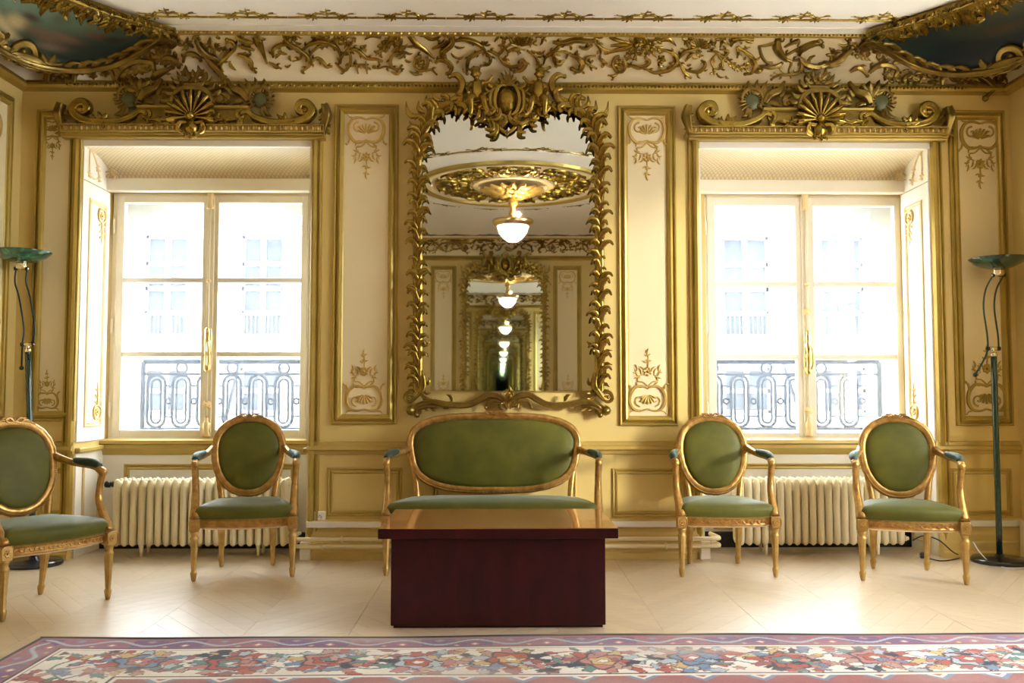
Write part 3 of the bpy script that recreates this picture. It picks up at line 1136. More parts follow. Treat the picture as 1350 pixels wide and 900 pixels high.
# ---- casement windows
VB = {0: (370, 467), 1: (374, 470)}
for wi, (ca, cb) in enumerate(CASE):
    win = struct(link('window_%d' % (wi + 1), None, None, ((ca + cb) / 2, YWIN, ZS)))
    inv = Matrix.Translation((-(ca + cb) / 2, -YWIN, -ZS))

    def wb(mb, name, mt, parent=win, smooth=False):
        o = mb.build(name, mt, parent, smooth)
        if parent is win:
            o.matrix_parent_inverse = inv
        return o
    Y0, Y1 = YWIN - 0.02, YWIN + 0.04
    ov = 4 if wi else 0
    zt, zb = ZT, ZS
    m = MB()
    m.bbox(ca - 0.01, ca + 0.022, YWIN - 0.01, Y1 + 0.03, zb, zt, 0.004)
    m.bbox(cb - 0.022, cb + 0.01, YWIN - 0.01, Y1 + 0.03, zb, zt, 0.004)
    m.bbox(ca, cb, YWIN - 0.01, Y1 + 0.03, zt - 0.02, zt, 0.004)
    m.bbox(ca, cb, YWIN - 0.03, Y1 + 0.05, zb - 0.005, zb + 0.02, 0.004)
    wb(m, 'fixed_frame', 'window_paint')
    um = 277.5 if wi == 0 else 1061
    xm = at(um, 400, YWIN)[0]
    gz0, gz1 = z_at(566 + ov, YWIN), z_at(269 + ov * 0.5, YWIN)
    gl = [(at(163, 400, YWIN)[0], at(267, 400, YWIN)[0]), (at(288, 400, YWIN)[0], at(397, 400, YWIN)[0])] if wi == 0 else \
         [(at(943, 400, YWIN)[0], at(1049, 400, YWIN)[0]), (at(1073, 400, YWIN)[0], at(1180, 400, YWIN)[0])]
    for li, (ga, gb) in enumerate(gl):
        sa, sb = (ca + 0.018, xm - 0.002) if li == 0 else (xm + 0.002, cb - 0.018)
        m = MB()
        m.bbox(sa, ga, Y0, Y1, zb + 0.016, zt - 0.016, 0.006)
        m.bbox(gb, sb, Y0, Y1, zb + 0.016, zt - 0.016, 0.006)
        m.bbox(ga - 0.004, gb + 0.004, Y0, Y1, zb + 0.016, gz0, 0.006)
        m.bbox(ga - 0.004, gb + 0.004, Y0, Y1, gz1, zt - 0.016, 0.006)
        sash = wb(m, 'sash', 'window_paint')
        zz = [gz0] + [z_at(v, YWIN) for v in reversed(VB[wi])] + [gz1]
        for zbar in zz[1:-1]:
            m = MB()
            m.bbox(ga - 0.003, gb + 0.003, Y0 + 0.008, Y1 - 0.004, zbar - 0.017, zbar + 0.017, 0.005)
            m.build('glazing_bar', 'lit_cream_paint', sash)
        for k in range(3):
            m = MB()
            m.box(ga - 0.002, gb + 0.002, YWIN + 0.008, YWIN + 0.012, zz[k], zz[k + 1])
            m.build('pane', 'glare_haze_glass', sash)
    # meeting bead with the bolt rod, its handle and keeps
    m = MB()
    m.bbox(xm - 0.028, xm + 0.028, Y0 - 0.014, Y0 + 0.004, zb + 0.018, zt - 0.018, 0.006)
    wb(m, 'meeting_bead', 'window_paint')
    m = MB()
    m.tube([(xm, Y0 - 0.026, zb + 0.03), (xm, Y0 - 0.026, zt - 0.0)], 0.007, 8)
    wb(m, 'bolt_rod', 'window_paint', smooth=True)
    m = MB()
    hz = z_at(460 + ov, YWIN)
    m.lathe([(0.004, -0.165), (0.018, -0.15), (0.022, -0.12), (0.012, -0.095), (0.017, -0.07), (0.021, -0.03), (0.013, -0.01), (0.018, 0.02),
             (0.022, 0.05), (0.014, 0.075), (0.019, 0.10), (0.016, 0.13), (0.006, 0.15)], 10, (xm, Y0 - 0.034, hz))
    m.bbox(xm - 0.024, xm + 0.024, Y0 - 0.03, Y0 - 0.012, hz - 0.15, hz + 0.14, 0.006)
    m.tube(smooth_curve([(xm + 0.005, Y0 - 0.04, hz + 0.05), (xm + 0.018, Y0 - 0.07, hz + 0.0), (xm + 0.02, Y0 - 0.065, hz - 0.08), (xm + 0.01, Y0 - 0.05, hz - 0.12)]), 0.010, 8)
    wb(m, 'bolt_handle', 'brass', smooth=True)
    for v in ((533, 372) if wi == 0 else (541, 411, 375)):
        m = MB()
        zz_ = z_at(v, YWIN)
        s_ = 0.5 if v in (372, 375) else 1
        m.lathe([(0.0, 0.024), (0.008, 0.024), (0.014, 0.018), (0.030 * s_, 0.008), (0.032 * s_, 0.0)], 8, (xm, Y0 - 0.018, zz_), axis=(0, -1, 0), cap=False)
        wb(m, 'bolt_keep', 'lattice_gold')
    m = MB()
    zz_ = zt - 0.045
    m.lathe([(0.012, -0.075), (0.026, -0.07), (0.02, -0.05), (0.014, -0.02), (0.022, 0.01), (0.026, 0.035), (0.018, 0.055), (0.008, 0.07), (0.01, 0.085), (0.002, 0.10)], 10,
            (xm, Y0 - 0.022, zz_))
    wb(m, 'top_keep', 'lattice_gold', smooth=True)
    m = MB()
    m.lathe([(0.02, -0.06), (0.028, -0.05), (0.018, -0.02), (0.022, 0.0), (0.026, 0.03), (0.012, 0.05), (0.014, 0.07), (0.002, 0.08)], 10, (xm, Y0 - 0.022, zb + 0.085))
    wb(m, 'bottom_keep', 'lattice_gold', smooth=True)
    for v in (300, 430, 540):
        m = MB()
        for xx in (ca + 0.006, cb - 0.006):
            m.lathe([(0.0, -0.055), (0.007, -0.05), (0.009, -0.03), (0.009, 0.03), (0.007, 0.05), (0.0, 0.055)], 8, (xx, Y0 - 0.008, z_at(v, YWIN)))
        wb(m, 'hinge', 'window_paint', smooth=True)

# windows of the right wall, outside the picture, through which the side light falls
for k, (a, b) in enumerate(RW):
    win = struct(link('window_%d' % (k + 3), None))
    m = MB()
    X0, X1 = XR + 0.15, XR + 0.21
    for (y0, y1, z0, z1) in ((a, a + 0.06, RZ0, RZ1), (b - 0.06, b, RZ0, RZ1), (a, b, RZ0, RZ0 + 0.07), (a, b, RZ1 - 0.07, RZ1),
                             ((a + b) / 2 - 0.05, (a + b) / 2 + 0.05, RZ0, RZ1)):
        m.box(X0, X1, y0, y1, z0, z1)
    m.build('frame', 'window_paint', win)
    for z in (1.35, 1.95):
        m = MB()
        m.box(X0 + 0.01, X1 - 0.01, a, b, z - 0.014, z + 0.014)
        m.build('glazing_bar', 'window_paint', win)

# ================================================================== CARVED FRIEZE OF THE CORNICE
def crop_map(x0, y0, s, base):
    return lambda u, v, h: base(x0 + u / s, y0 + v / s, h / s)


T1 = (0.5, 1, 0.9, 0.45)


def S(r, w, *pts, taper=T1, eye=2, h=1.1):
    r.stroke(list(pts), w * 1.85, taper, h, eye)
    C = smooth_curve(list(pts), 6)                 # small leaves sprouting along the stem
    L = np.linalg.norm(np.diff(C, axis=0), axis=1).sum()
    n = int(L / 75)
    for k in range(n):
        i = int((k + 0.6) / n * (len(C) - 1))
        t = C[min(i + 2, len(C) - 1)] - C[max(i - 2, 0)]
        t = t / (np.linalg.norm(t) + 1e-9)
        nr = np.array([-t[1], t[0]]) * (1 if k % 2 else -1)
        q = C[i] + t * 26 + nr * 34
        r.leaf(C[i], q, 30, 0.25 if k % 2 else -0.25, 0.7)


FR = []                                            # meshes of the frieze, for the copy on the back wall


def frieze_part(r, mt='gilding'):
    o = r.build('scroll_carving', mt, trim_cove, smooth=True)
    FR.append(o)


# left of the middle, over the left window's right half
r = Relief(crop_map(190, 30, 6.75, cove_map))
S(r, 24, (150, 390), (180, 330), (240, 320), (300, 370), (310, 410))
S(r, 22, (350, 370), (370, 300), (430, 285), (490, 320), (505, 350))
S(r, 28, (470, 160), (500, 230), (560, 290), (640, 330), (675, 375))
S(r, 30, (560, 320), (610, 380), (670, 450), (730, 540), taper=(0.7, 1, 1, 0.8))
for c, rr, n in (((270, 160), 70, 7), ((370, 200), 70, 7), ((560, 215), 75, 7), ((640, 240), 60, 6), ((720, 265), 55, 6), ((470, 130), 60, 6), ((200, 250), 60, 6)):
    r.spray(c, rr, n, w=40)
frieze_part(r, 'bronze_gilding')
r = Relief(crop_map(190, 30, 6.75, cove_map))
S(r, 22, (705, 455), (680, 390), (740, 310), (810, 230), (785, 175), (735, 160))
S(r, 20, (830, 290), (900, 310), (955, 360), (960, 415), (995, 450))
r.stroke([(985, 120), (1040, 230), (1095, 375)], 85, (0.9, 1, 0.5, 0.2), 0.5, kind='round')
S(r, 22, (815, 125), (890, 165), (980, 190), eye=0)
S(r, 20, (840, 215), (900, 225), (985, 255), eye=0)
S(r, 16, (1110, 360), (1170, 390), (1215, 415))
S(r, 20, (1150, 320), (1150, 245), (1220, 200), (1310, 190))
for p, q in (((760, 350), (825, 435)), ((830, 290), (900, 270)), ((900, 295), (960, 285)), ((740, 300), (690, 330)), ((1010, 140), (1085, 150)), ((640, 130), (680, 145)),
             ((780, 170), (730, 200)), ((1190, 260), (1270, 280)), ((1200, 290), (1170, 330))):
    r.leaf(p, q, 45, 0.15)
frieze_part(r)
r = Relief(crop_map(360, 30, 6.75, cove_map))
S(r, 20, (85, 105), (130, 180), (210, 230), (290, 290), (325, 350), (320, 395), (265, 440))
S(r, 12, (205, 262), (250, 280), (240, 330), (180, 350))
S(r, 12, (155, 250), (120, 205), (90, 170))
r.flower((125, 125), 32, 6)
r.flower((185, 145), 36, 6)
S(r, 10, (160, 380), (130, 405), (110, 395))
for p, q in (((60, 250), (130, 290)), ((100, 275), (40, 320)), ((150, 300), (165, 350)), ((200, 180), (255, 190)), ((215, 110), (265, 140)), ((250, 430), (290, 460)), ((0, 380), (60, 415))):
    r.leaf(p, q, 36, 0.2)
frieze_part(r)
r = Relief(crop_map(360, 30, 6.75, cove_map))
S(r, 24, (270, 245), (330, 190), (420, 165), (520, 190), (580, 240), (605, 315))
S(r, 20, (335, 365), (380, 325), (430, 340), (480, 400), (515, 395))
S(r, 14, (310, 330), (345, 270), (400, 220), (435, 200))
S(r, 16, (600, 375), (612, 310), (660, 250), (705, 180))
S(r, 16, (650, 240), (690, 300), (682, 380), (640, 435), (590, 400), (560, 368))
for c, rr, n in (((450, 115), 75, 8), ((560, 130), 75, 8), ((640, 165), 60, 6), ((380, 125), 45, 5), ((440, 205), 45, 6), ((720, 150), 26, 4)):
    r.spray(c, rr, n, w=34)
frieze_part(r)
r = Relief(crop_map(360, 30, 6.75, cove_map))
S(r, 20, (680, 240), (740, 240), (790, 280), (840, 320), (920, 330), (965, 345))
S(r, 13, (690, 395), (760, 380), (845, 378))
S(r, 11, (735, 330), (745, 390), (757, 455))
S(r, 11, (825, 345), (832, 400), (838, 455))
S(r, 12, (900, 400), (940, 410), (1000, 395), (1055, 410), taper=(1, 0.8, 0.7), eye=1)
S(r, 18, (1175, 260), (1080, 280), (1045, 340), (1060, 400), (1110, 420), (1145, 385))
S(r, 14, (1050, 440), (1100, 462), (1145, 435))
r.leaf((960, 140), (815, 150), 46, 0.2, lobes=0)
for c, rr, n in (((1070, 150), 90, 10), ((1110, 210), 80, 9), ((960, 250), 60, 7), ((1000, 210), 60, 7), ((1150, 290), 40, 4), ((800, 235), 40, 4)):
    r.spray(c, rr, n, w=38)
r.spiral((1095, 180), 80, 1.2, 200, -1, 26)
frieze_part(r)
# figures and roses to both sides of the mirror's crest
r = Relief(crop_map(540, 30, 6.75, cove_map))
r.stroke([(-20, 90), (60, 190), (140, 250), (225, 325)], 62, (0.8, 1, 0.8, 0.25), 0.5, kind='round')
for th in (0,):
    S(r, 15, (150, 300), (165, 360), (130, 425), (80, 430), (40, 380), (60, 315), (110, 295), eye=0, taper=(1, 1, 1))
r.flower((98, 362), 44, 7)
S(r, 14, (0, 435), (50, 465), (105, 462))
S(r, 14, (140, 440), (190, 420), (240, 462))
S(r, 14, (110, 110), (200, 145), (280, 120), eye=0)
S(r, 20, (200, 235), (280, 195), (330, 140), (300, 105))
S(r, 12, (-30, 215), (40, 215), (80, 230))
for p, q in (((-40, 260), (30, 275)), ((-40, 330), (20, 350)), ((60, 90), (140, 110))):
    r.leaf(p, q, 36, 0.2)
frieze_part(r)
r = Relief(crop_map(540, 30, 6.75, cove_map))
S(r, 32, (375, 100), (382, 165), (320, 230), (285, 275), (312, 325), taper=(0.6, 1, 1, 0.5))
S(r, 26, (228, 365), (260, 335), (320, 340), (372, 390), (362, 440), (335, 455))
S(r, 22, (400, 160), (480, 142), (560, 160), (620, 190), (660, 230), (690, 290))
S(r, 24, (645, 248), (580, 280), (530, 320), (512, 390), (512, 455))
S(r, 14, (510, 405), (560, 425), (605, 398))
S(r, 18, (690, 270), (722, 320), (700, 372), (635, 385))
S(r, 16, (690, 250), (740, 258), (790, 280), (830, 240), (885, 195))
for p, q in (((370, 270), (450, 320)), ((420, 320), (480, 300)), ((440, 340), (420, 370)), ((400, 210), (490, 215)), ((640, 160), (700, 175)), ((660, 195), (720, 190)),
             ((570, 290), (580, 240)), ((470, 410), (530, 450)), ((370, 130), (370, 230)), ((620, 190), (700, 160))):
    r.leaf(p, q, 34, 0.15)
frieze_part(r)
r = Relief(crop_map(540, 30, 6.75, cove_map))
S(r, 20, (790, 290), (830, 350), (900, 392), (960, 380), (1010, 350))
S(r, 24, (1000, 315), (1032, 370), (992, 422), (935, 435))
S(r, 14, (870, 295), (882, 250), (950, 225), (1020, 240))
S(r, 14, (862, 285), (845, 330), (885, 365))
r.shell((975, 215), 105, 20, 160, 9, 26)
for c, rr, n in (((880, 125), 60, 7), ((1060, 120), 60, 7), ((960, 110), 60, 7), ((800, 125), 50, 4), ((1180, 130), 55, 5), ((960, 250), 45, 6), ((830, 190), 40, 5), ((1090, 170), 45, 5)):
    r.spray(c, rr, n, w=30)
S(r, 16, (1040, 240), (1100, 280), (1140, 330), (1165, 385))
S(r, 22, (1125, 320), (1160, 390), (1200, 418), (1248, 395))
S(r, 16, (1190, 370), (1215, 300), (1290, 265), (1350, 255))
for p, q in (((1080, 240), (1170, 250)), ((1130, 270), (1210, 235)), ((1140, 300), (1180, 290))):
    r.leaf(p, q, 32, 0.2)
frieze_part(r)
r = Relief(crop_map(720, 30, 6.75, cove_map))
S(r, 24, (55, 165), (150, 172), (250, 145), (350, 150), (425, 152))
S(r, 18, (0, 285), (60, 255), (110, 210), (135, 178))
S(r, 22, (80, 250), (68, 310), (90, 385))
S(r, 22, (85, 350), (120, 370), (150, 340))
S(r, 30, (210, 275), (285, 310), (322, 370), (290, 428), (228, 408))
S(r, 14, (130, 250), (190, 262), (180, 310))
S(r, 16, (430, 110), (442, 170), (482, 230), (482, 295))
S(r, 16, (430, 160), (500, 222), (570, 245))
S(r, 16, (445, 290), (380, 300), (358, 340), (400, 380), (445, 402))
S(r, 20, (468, 305), (512, 345), (500, 385))
S(r, 16, (290, 205), (350, 222), (405, 198))
for p, q in (((220, 240), (200, 190)), ((250, 270), (280, 235)), ((330, 430), (345, 452)), ((330, 350), (370, 330)), ((420, 330), (390, 400)), ((440, 120), (520, 100))):
    r.leaf(p, q, 36, 0.2)
frieze_part(r)
r = Relief(crop_map(720, 30, 6.75, cove_map))
r.stroke([(515, 278), (620, 240), (700, 225), (770, 195)], 48, (0.4, 0.9, 1, 0.7), 0.55, kind='round')
r.stroke([(575, 200), (660, 192), (730, 185)], 42, (0.6, 1, 0.8), 0.55, kind='round')
S(r, 16, (560, 120), (640, 145), (720, 165), eye=0)
S(r, 15, (690, 310), (710, 370), (680, 430), (630, 430), (592, 370), (615, 310), (655, 292), eye=0, taper=(1, 1, 1))
r.flower((650, 368), 46, 7)
S(r, 14, (645, 440), (605, 472), (555, 465))
S(r, 22, (720, 392), (760, 378), (820, 395), (880, 380), (922, 340), (885, 305))
for c, rr, n in (((790, 180), 90, 10), ((880, 190), 90, 10), ((940, 230), 80, 8), ((800, 270), 60, 7), ((860, 120), 60, 6), ((730, 285), 50, 5), ((980, 140), 50, 5)):
    r.spray(c, rr, n, w=38)
r.dome((800, 190), 30, 34)
frieze_part(r)
r = Relief(crop_map(720, 30, 6.75, cove_map))
S(r, 22, (880, 402), (960, 440), (1050, 430), (1120, 400), (1162, 340), (1150, 280), (1080, 240), (995, 230))
r.leaf((1000, 160), (1155, 190), 46, -0.22, lobes=0)
r.flower((1025, 320), 45, 5)
S(r, 14, (1030, 430), (1010, 385), (1040, 380))
S(r, 16, (1090, 350), (1125, 360), (1140, 330))
S(r, 18, (1155, 315), (1200, 370), (1230, 440), (1285, 482))
S(r, 18, (1175, 315), (1230, 250), (1340, 215))
S(r, 18, (1215, 400), (1280, 425), (1360, 432), (1405, 390), (1415, 345), (1385, 330))
S(r, 14, (1235, 340), (1280, 280), (1345, 265))
for p, q in (((1350, 440), (1370, 490)), ((1240, 250), (1190, 220)), ((1300, 290), (1350, 310)), ((1250, 370), (1290, 360))):
    r.leaf(p, q, 32, 0.2)
r.shell((1365, 225), 100, 15, 165, 9, 24)
for c, rr, n in (((1270, 150), 60, 6), ((1460, 180), 60, 6), ((1560, 140), 60, 5), ((1360, 260), 40, 6)):
    r.spray(c, rr, n, w=32)
frieze_part(r)
r = Relief(crop_map(900, 30, 6.75, cove_map))
S(r, 14, (305, 260), (258, 320), (270, 380), (312, 402), (352, 380), (345, 320), (310, 270))
S(r, 14, (215, 245), (300, 250), (360, 290), (405, 240), (335, 228))
for p, q in (((290, 420), (280, 460)), ((300, 440), (370, 480)), ((380, 465), (410, 490)), ((270, 440), (240, 455)), ((340, 390), (380, 410))):
    r.leaf(p, q, 30, 0.2)
for k in range(9):
    s = k / 8
    r.spray((385 + 240 * s, 310 + 75 * sin(s * pi) + 20 * s), 34, 5, w=26)
S(r, 22, (490, 200), (560, 250), (620, 300), (642, 370), (610, 440), (555, 448))
S(r, 20, (630, 430), (680, 425), (705, 405))
S(r, 22, (425, 195), (455, 135), (520, 120), (620, 132))
S(r, 13, (480, 200), (492, 250), (485, 300))
for p, q in (((520, 180), (510, 150)), ((550, 190), (600, 205)), ((560, 150), (630, 155)), ((540, 320), (560, 290)), ((640, 320), (690, 290))):
    r.leaf(p, q, 34, 0.15)
frieze_part(r)
r = Relief(crop_map(900, 30, 6.75, cove_map))
r.stroke([(850, 130), (840, 210), (880, 280), (930, 330)], 95, (0.6, 1, 0.8, 0.4), 0.5, kind='round')
r.stroke([(830, 165), (740, 190), (672, 198)], 32, (1, 0.9, 0.6), 0.6, kind='round')
r.stroke([(680, 200), (705, 290), (745, 340), (800, 345)], 36, (0.8, 1, 0.8, 0.6), 0.6, kind='round')
r.stroke([(900, 310), (965, 340), (945, 420), (965, 485)], 36, (1, 0.9, 0.7, 0.5), 0.6, kind='round')
S(r, 22, (680, 375), (800, 388), (880, 350))
r.dome((878, 125), 34, 40)
S(r, 14, (905, 205), (980, 160), (1035, 140), (1025, 195))
S(r, 11, (905, 285), (1055, 200), eye=0, taper=(1, 1))
S(r, 26, (1030, 280), (1055, 225), (1120, 180), (1200, 160), (1245, 195))
r.dome((1222, 158), 34, 34)
S(r, 34, (1040, 290), (1065, 335), (1120, 372), (1200, 382), (1270, 358), (1350, 350))
r.leaf((1120, 370), (1175, 275), 50, -0.2)
S(r, 18, (960, 330), (1042, 322), (1052, 390), (1010, 442), (850, 460), (790, 495))
for p, q in (((870, 360), (900, 440)), ((860, 450), (800, 440)), ((1050, 400), (1060, 440)), ((1080, 430), (1140, 420))):
    r.leaf(p, q, 30, 0.2)
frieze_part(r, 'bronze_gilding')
r = Relief(crop_map(1080, 30, 5.0, cove_map))
S(r, 28, (-10, 275), (60, 270), (130, 230), (215, 150))
S(r, 18, (200, 315), (260, 288), (315, 340))
S(r, 22, (325, 325), (370, 280), (440, 265), (505, 300), (488, 362))
for c, rr, n in (((90, 200), 55, 7), ((200, 130), 55, 7), ((255, 195), 40, 5), ((310, 140), 60, 7), ((300, 210), 40, 4), ((380, 130), 60, 7), ((400, 180), 50, 5)):
    r.spray(c, rr, n, w=34)
S(r, 18, (560, 395), (555, 360), (600, 320))
S(r, 18, (660, 390), (680, 350), (650, 320))
S(r, 26, (770, 292), (870, 292), (980, 310), (1080, 360), (1135, 425), (1095, 485))
S(r, 16, (805, 405), (808, 350), (850, 312))
r.flower((935, 365), 40, 6)
S(r, 13, (870, 320), (870, 360), (920, 380))
for c, rr, n in (((470, 330), 55, 7), ((560, 350), 60, 7), ((640, 370), 55, 7), ((740, 360), 60, 7), ((1010, 370), 50, 6), ((1180, 380), 60, 7), ((1230, 340), 60, 7), ((420, 250), 50, 6)):
    r.spray(c, rr, n, w=40)
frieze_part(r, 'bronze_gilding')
# mirrored, plainer version of that corner on the left
r = Relief(crop_map(0, 0, 5.19, cove_map))
S(r, 22, (510, 582), (530, 510), (640, 470), (750, 490), (792, 575))
r.flower((720, 505), 40, 6)
r.flower((640, 530), 30, 5)
S(r, 26, (930, 545), (960, 590), (1010, 560))
S(r, 26, (1040, 560), (1090, 520), (1180, 470))
for c, rr, n in (((330, 470), 80, 9), ((430, 540), 60, 7), ((860, 520), 70, 8), ((950, 470), 70, 8), ((1020, 420), 60, 7), ((1110, 400), 70, 8), ((820, 440), 55, 6), ((1180, 420), 60, 7)):
    r.spray(c, rr, n, w=44)
S(r, 24, (800, 560), (850, 480), (940, 430), (1040, 440), (1060, 500))
S(r, 24, (330, 590), (350, 520), (420, 480), (480, 530))
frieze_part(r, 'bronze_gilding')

# the back wall's frieze, seen in the mirror
for o_ in FR:
    c = o_.copy()
    COL.objects.link(c)
    c.parent = trim_cove
    c.rotation_euler = (0, 0, pi)
    c.location = (XL + XR, YB + YF, 0)

# ---- gilt garland along the ceiling's edge
def garland_mesh():
    r = Relief(lambda u, v, h: np.stack([u * 0.001, -v * 0.001, -h * 0.001], -1))
    r.stroke([(-235, -28), (-120, -26), (0, -28), (120, -26), (235, -28)], 14, (1, 1, 1), 0.8, kind='round')
    for s in (-1, 1):
        r.stroke([(s * 95, -22), (s * 70, 20), (s * 30, 26), (0, 8)], 16, (1, 0.8, 0.6), 0.8)
        r.stroke([(s * 90, -10), (s * 130, 14), (s * 180, 16)], 9, (1, 0.8, 0.3), 0.8)
        r.spray((s * 95, -18), 34, 6, w=20)
        r.leaf((s * 130, 12), (s * 165, 34), 14, 0.2)
        r.leaf((s * 30, 25), (s * 62, 44), 16, 0.2)
        r.flower((s * 170, -26), 13, 5)
    r.stroke([(0, -10), (6, 40), (12, 95)], 12, (1, 0.7, 0.3), 0.8)
    for a, b in (((0, 20), (40, 30)), ((0, 20), (-40, 32)), ((4, 50), (36, 72)), ((4, 45), (-28, 66))):
        r.leaf(a, b, 18, 0.2)
    return r.mesh('garland', 'gilding', True)
gm = garland_mesh()
YG = atz(660, 21, ZC)[1]
for k in range(-4, 6):
    x = atz(640 + 104.6 * k, 20, ZC)[0]
    if x < -2.4 or x > 2.5:
        continue
    link('garland', gm, ceiling, (x, YG, ZC))
    link('garland', gm, ceiling, (XL + XR - x, YB + YF - YG, ZC), (0, 0, pi))

# ================================================================== CEILING ROSE AND ITS LAMP (seen in the mirror)
CX, CY = 0.13, 2.02
m = MB()
RR = 1.00
for pr, mt, nm in (([(RR + 0.34, 0), (RR + 0.33, 0.016), (RR + 0.02, 0.022), (RR + 0.0, 0.03)], 'ceiling_paint', 'rose_band'),
                   ([(RR + 0.03, 0.02), (RR + 0.02, 0.05), (RR - 0.01, 0.06), (RR - 0.04, 0.045), (RR - 0.05, 0.02)], 'gilt_moulding', 'rose_ring'),
                   ([(RR - 0.05, 0.02), (RR - 0.07, 0.04), (RR - 0.12, 0.04), (RR - 0.14, 0.015), (0.4, 0.015)], 'frieze_paint', 'rose_field'),
                   ([(0.44, 0.015), (0.43, 0.045), (0.38, 0.05), (0.36, 0.02), (0.02, 0.02)], 'frieze_paint', 'rose_centre')):
    m = MB()
    m.lathe([(a, -z) for a, z in pr], 64, (CX, CY, ZC), cap=False)
    m.build(nm, mt, ceiling, smooth=False)
def ring_map(off):
    # u runs along the circle (0.0005 m at radius 0.66), v outwards from radius 0.44
    def f(u, v, h):
        rad = 0.44 + v * 0.0005
        a = off + u * 0.0005 / 0.66
        return np.stack([CX + rad * np.cos(a), CY + rad * np.sin(a), ZC - 0.016 - h * 0.0006], -1)
    return f
r = Relief(ring_map(0.0))
for s in (-1, 1):
    r.stroke([(0, 80), (s * 150, 60), (s * 320, 160), (s * 330, 380), (s * 180, 440), (s * 90, 330), (s * 170, 250)], 70, T1, 0.8, 2)
    r.stroke([(s * 330, 330), (s * 420, 500), (s * 330, 700), (s * 140, 760), (0, 700)], 70, T1, 0.8, 2)
    r.stroke([(s * 480, 120), (s * 460, 300), (s * 510, 420)], 50, T1, 0.8, 2)
    for p, q in (((200, 440), (300, 620)), ((120, 500), (60, 650)), ((350, 150), (430, 60)), ((300, 720), (430, 800))):
        r.leaf((s * p[0], p[1]), (s * q[0], q[1]), 110, 0.2)
r.shell((0, 560), 190, 200, 340, 9)
r.flower((0, 300), 100, 7)
rm = r.mesh('rose_scrolls', 'gilding', True)
for k in range(8):
    a = k * pi / 4
    c, s = cos(a), sin(a)
    link('rose_scrolls', rm, ceiling, (CX - (CX * c - CY * s), CY - (CX * s + CY * c), 0), (0, 0, a))
m = MB()
def leaf3d(L, w, rise, curl, n=9):
    """free-standing acanthus leaf along +x, thickness upwards"""
    s = np.linspace(0, 1, n)
    W = w * 0.5 * np.sin(pi * (0.14 + 0.84 * s) ** 0.8) ** 0.7 * (1 - 0.3 * np.abs(np.sin(3 * pi * s)) * (s < 0.98))
    a = np.array([-1, -0.5, 0, 0.5, 1])
    g = np.array([-0.25, 0.35, 0.0, 0.35, -0.25])
    x = L * s
    z = rise * np.sin(s * pi * 0.75) - curl * np.clip(s - 0.6, 0, 1) ** 2 * 6 * 0.2
    P = np.zeros((n, 5, 3))
    P[:, :, 0] = x[:, None] - 0.1 * L * (np.abs(a)[None, :] ** 2) * (1 - s[:, None])
    P[:, :, 1] = a[None, :] * W[:, None]
    P[:, :, 2] = z[:, None] + g[None, :] * w * 0.35
    return P
for rows, (n, L, w, dz) in enumerate(((16, 0.34, 0.16, 0.03), (12, 0.25, 0.15, 0.06), (9, 0.16, 0.12, 0.09))):
    for k in range(n):
        a = 2 * pi * (k + 0.5 * rows) / n
        P = leaf3d(L, w, 0.05, 0.02)
        Q = P.copy()
        Q[:, :, 0] = CX + P[:, :, 0] * cos(a) - P[:, :, 1] * sin(a)
        Q[:, :, 1] = CY + P[:, :, 0] * sin(a) + P[:, :, 1] * cos(a)
        Q[:, :, 2] = ZC - 0.02 - dz - P[:, :, 2]
        m.grid(Q)
m.build('rose_leaves', 'pale_gilding', ceiling, smooth=True)
# garlands round the rose
for k in range(16):
    a = 2 * pi * (k + 0.5) / 16
    link('garland', gm, ceiling, (CX + 1.36 * cos(a), CY + 1.36 * sin(a), ZC), (0, 0, a + pi / 2), (1.12, 1.12, 1))

lamp = thing('pendant_lamp', 'frosted bowl lamp with gilt rim hanging from the ceiling rose, seen in the mirror', 'lamp', (CX, CY, 2.64))
li = Matrix.Translation((-CX, -CY, -2.64))
def lb(mb, name, mt, smooth=True):
    o = mb.build(name, mt, lamp, smooth)
    o.matrix_parent_inverse = li
    return o
m = MB()
m.lathe([(0.002, 2.655), (0.05, 2.665), (0.10, 2.70), (0.145, 2.755), (0.17, 2.83), (0.165, 2.84), (0.12, 2.80)], 32, (CX, CY, 0), cap=False)
lb(m, 'glass_bowl', 'lamp_bowl_glass')
m = MB()
m.lathe([(0.155, 2.82), (0.205, 2.85), (0.225, 2.885), (0.215, 2.895), (0.16, 2.87), (0.10, 2.90), (0.05, 2.93), (0.03, 2.95)], 32, (CX, CY, 0), cap=False)
lb(m, 'rim', 'brass')
m = MB()
m.lathe([(0.03, 2.93), (0.045, 2.96), (0.03, 2.99), (0.022, 3.03), (0.05, 3.07), (0.055, 3.10), (0.03, 3.13), (0.06, 3.17), (0.11, 3.20), (0.13, 3.22), (0.10, 3.27)], 20, (CX, CY, 0), cap=False)
lb(m, 'stem', 'pale_gilding')
m = MB()
m.lathe([(0.0, 2.645), (0.012, 2.65), (0.016, 2.66), (0.008, 2.668)], 12, (CX, CY, 0), cap=False)
lb(m, 'finial', 'brass')
pl = bpy.data.lights.new('pendant_bulb', 'POINT')
pl.energy = 5
pl.color = (1.0, 0.78, 0.55)
pl.shadow_soft_size = 0.02
po = link('pendant_bulb', pl, lamp, (CX + 0.06, CY + 0.05, 2.95))
po.matrix_parent_inverse = li

# ================================================================== CARVED WINDOW PELMETS
KP = 0.001325


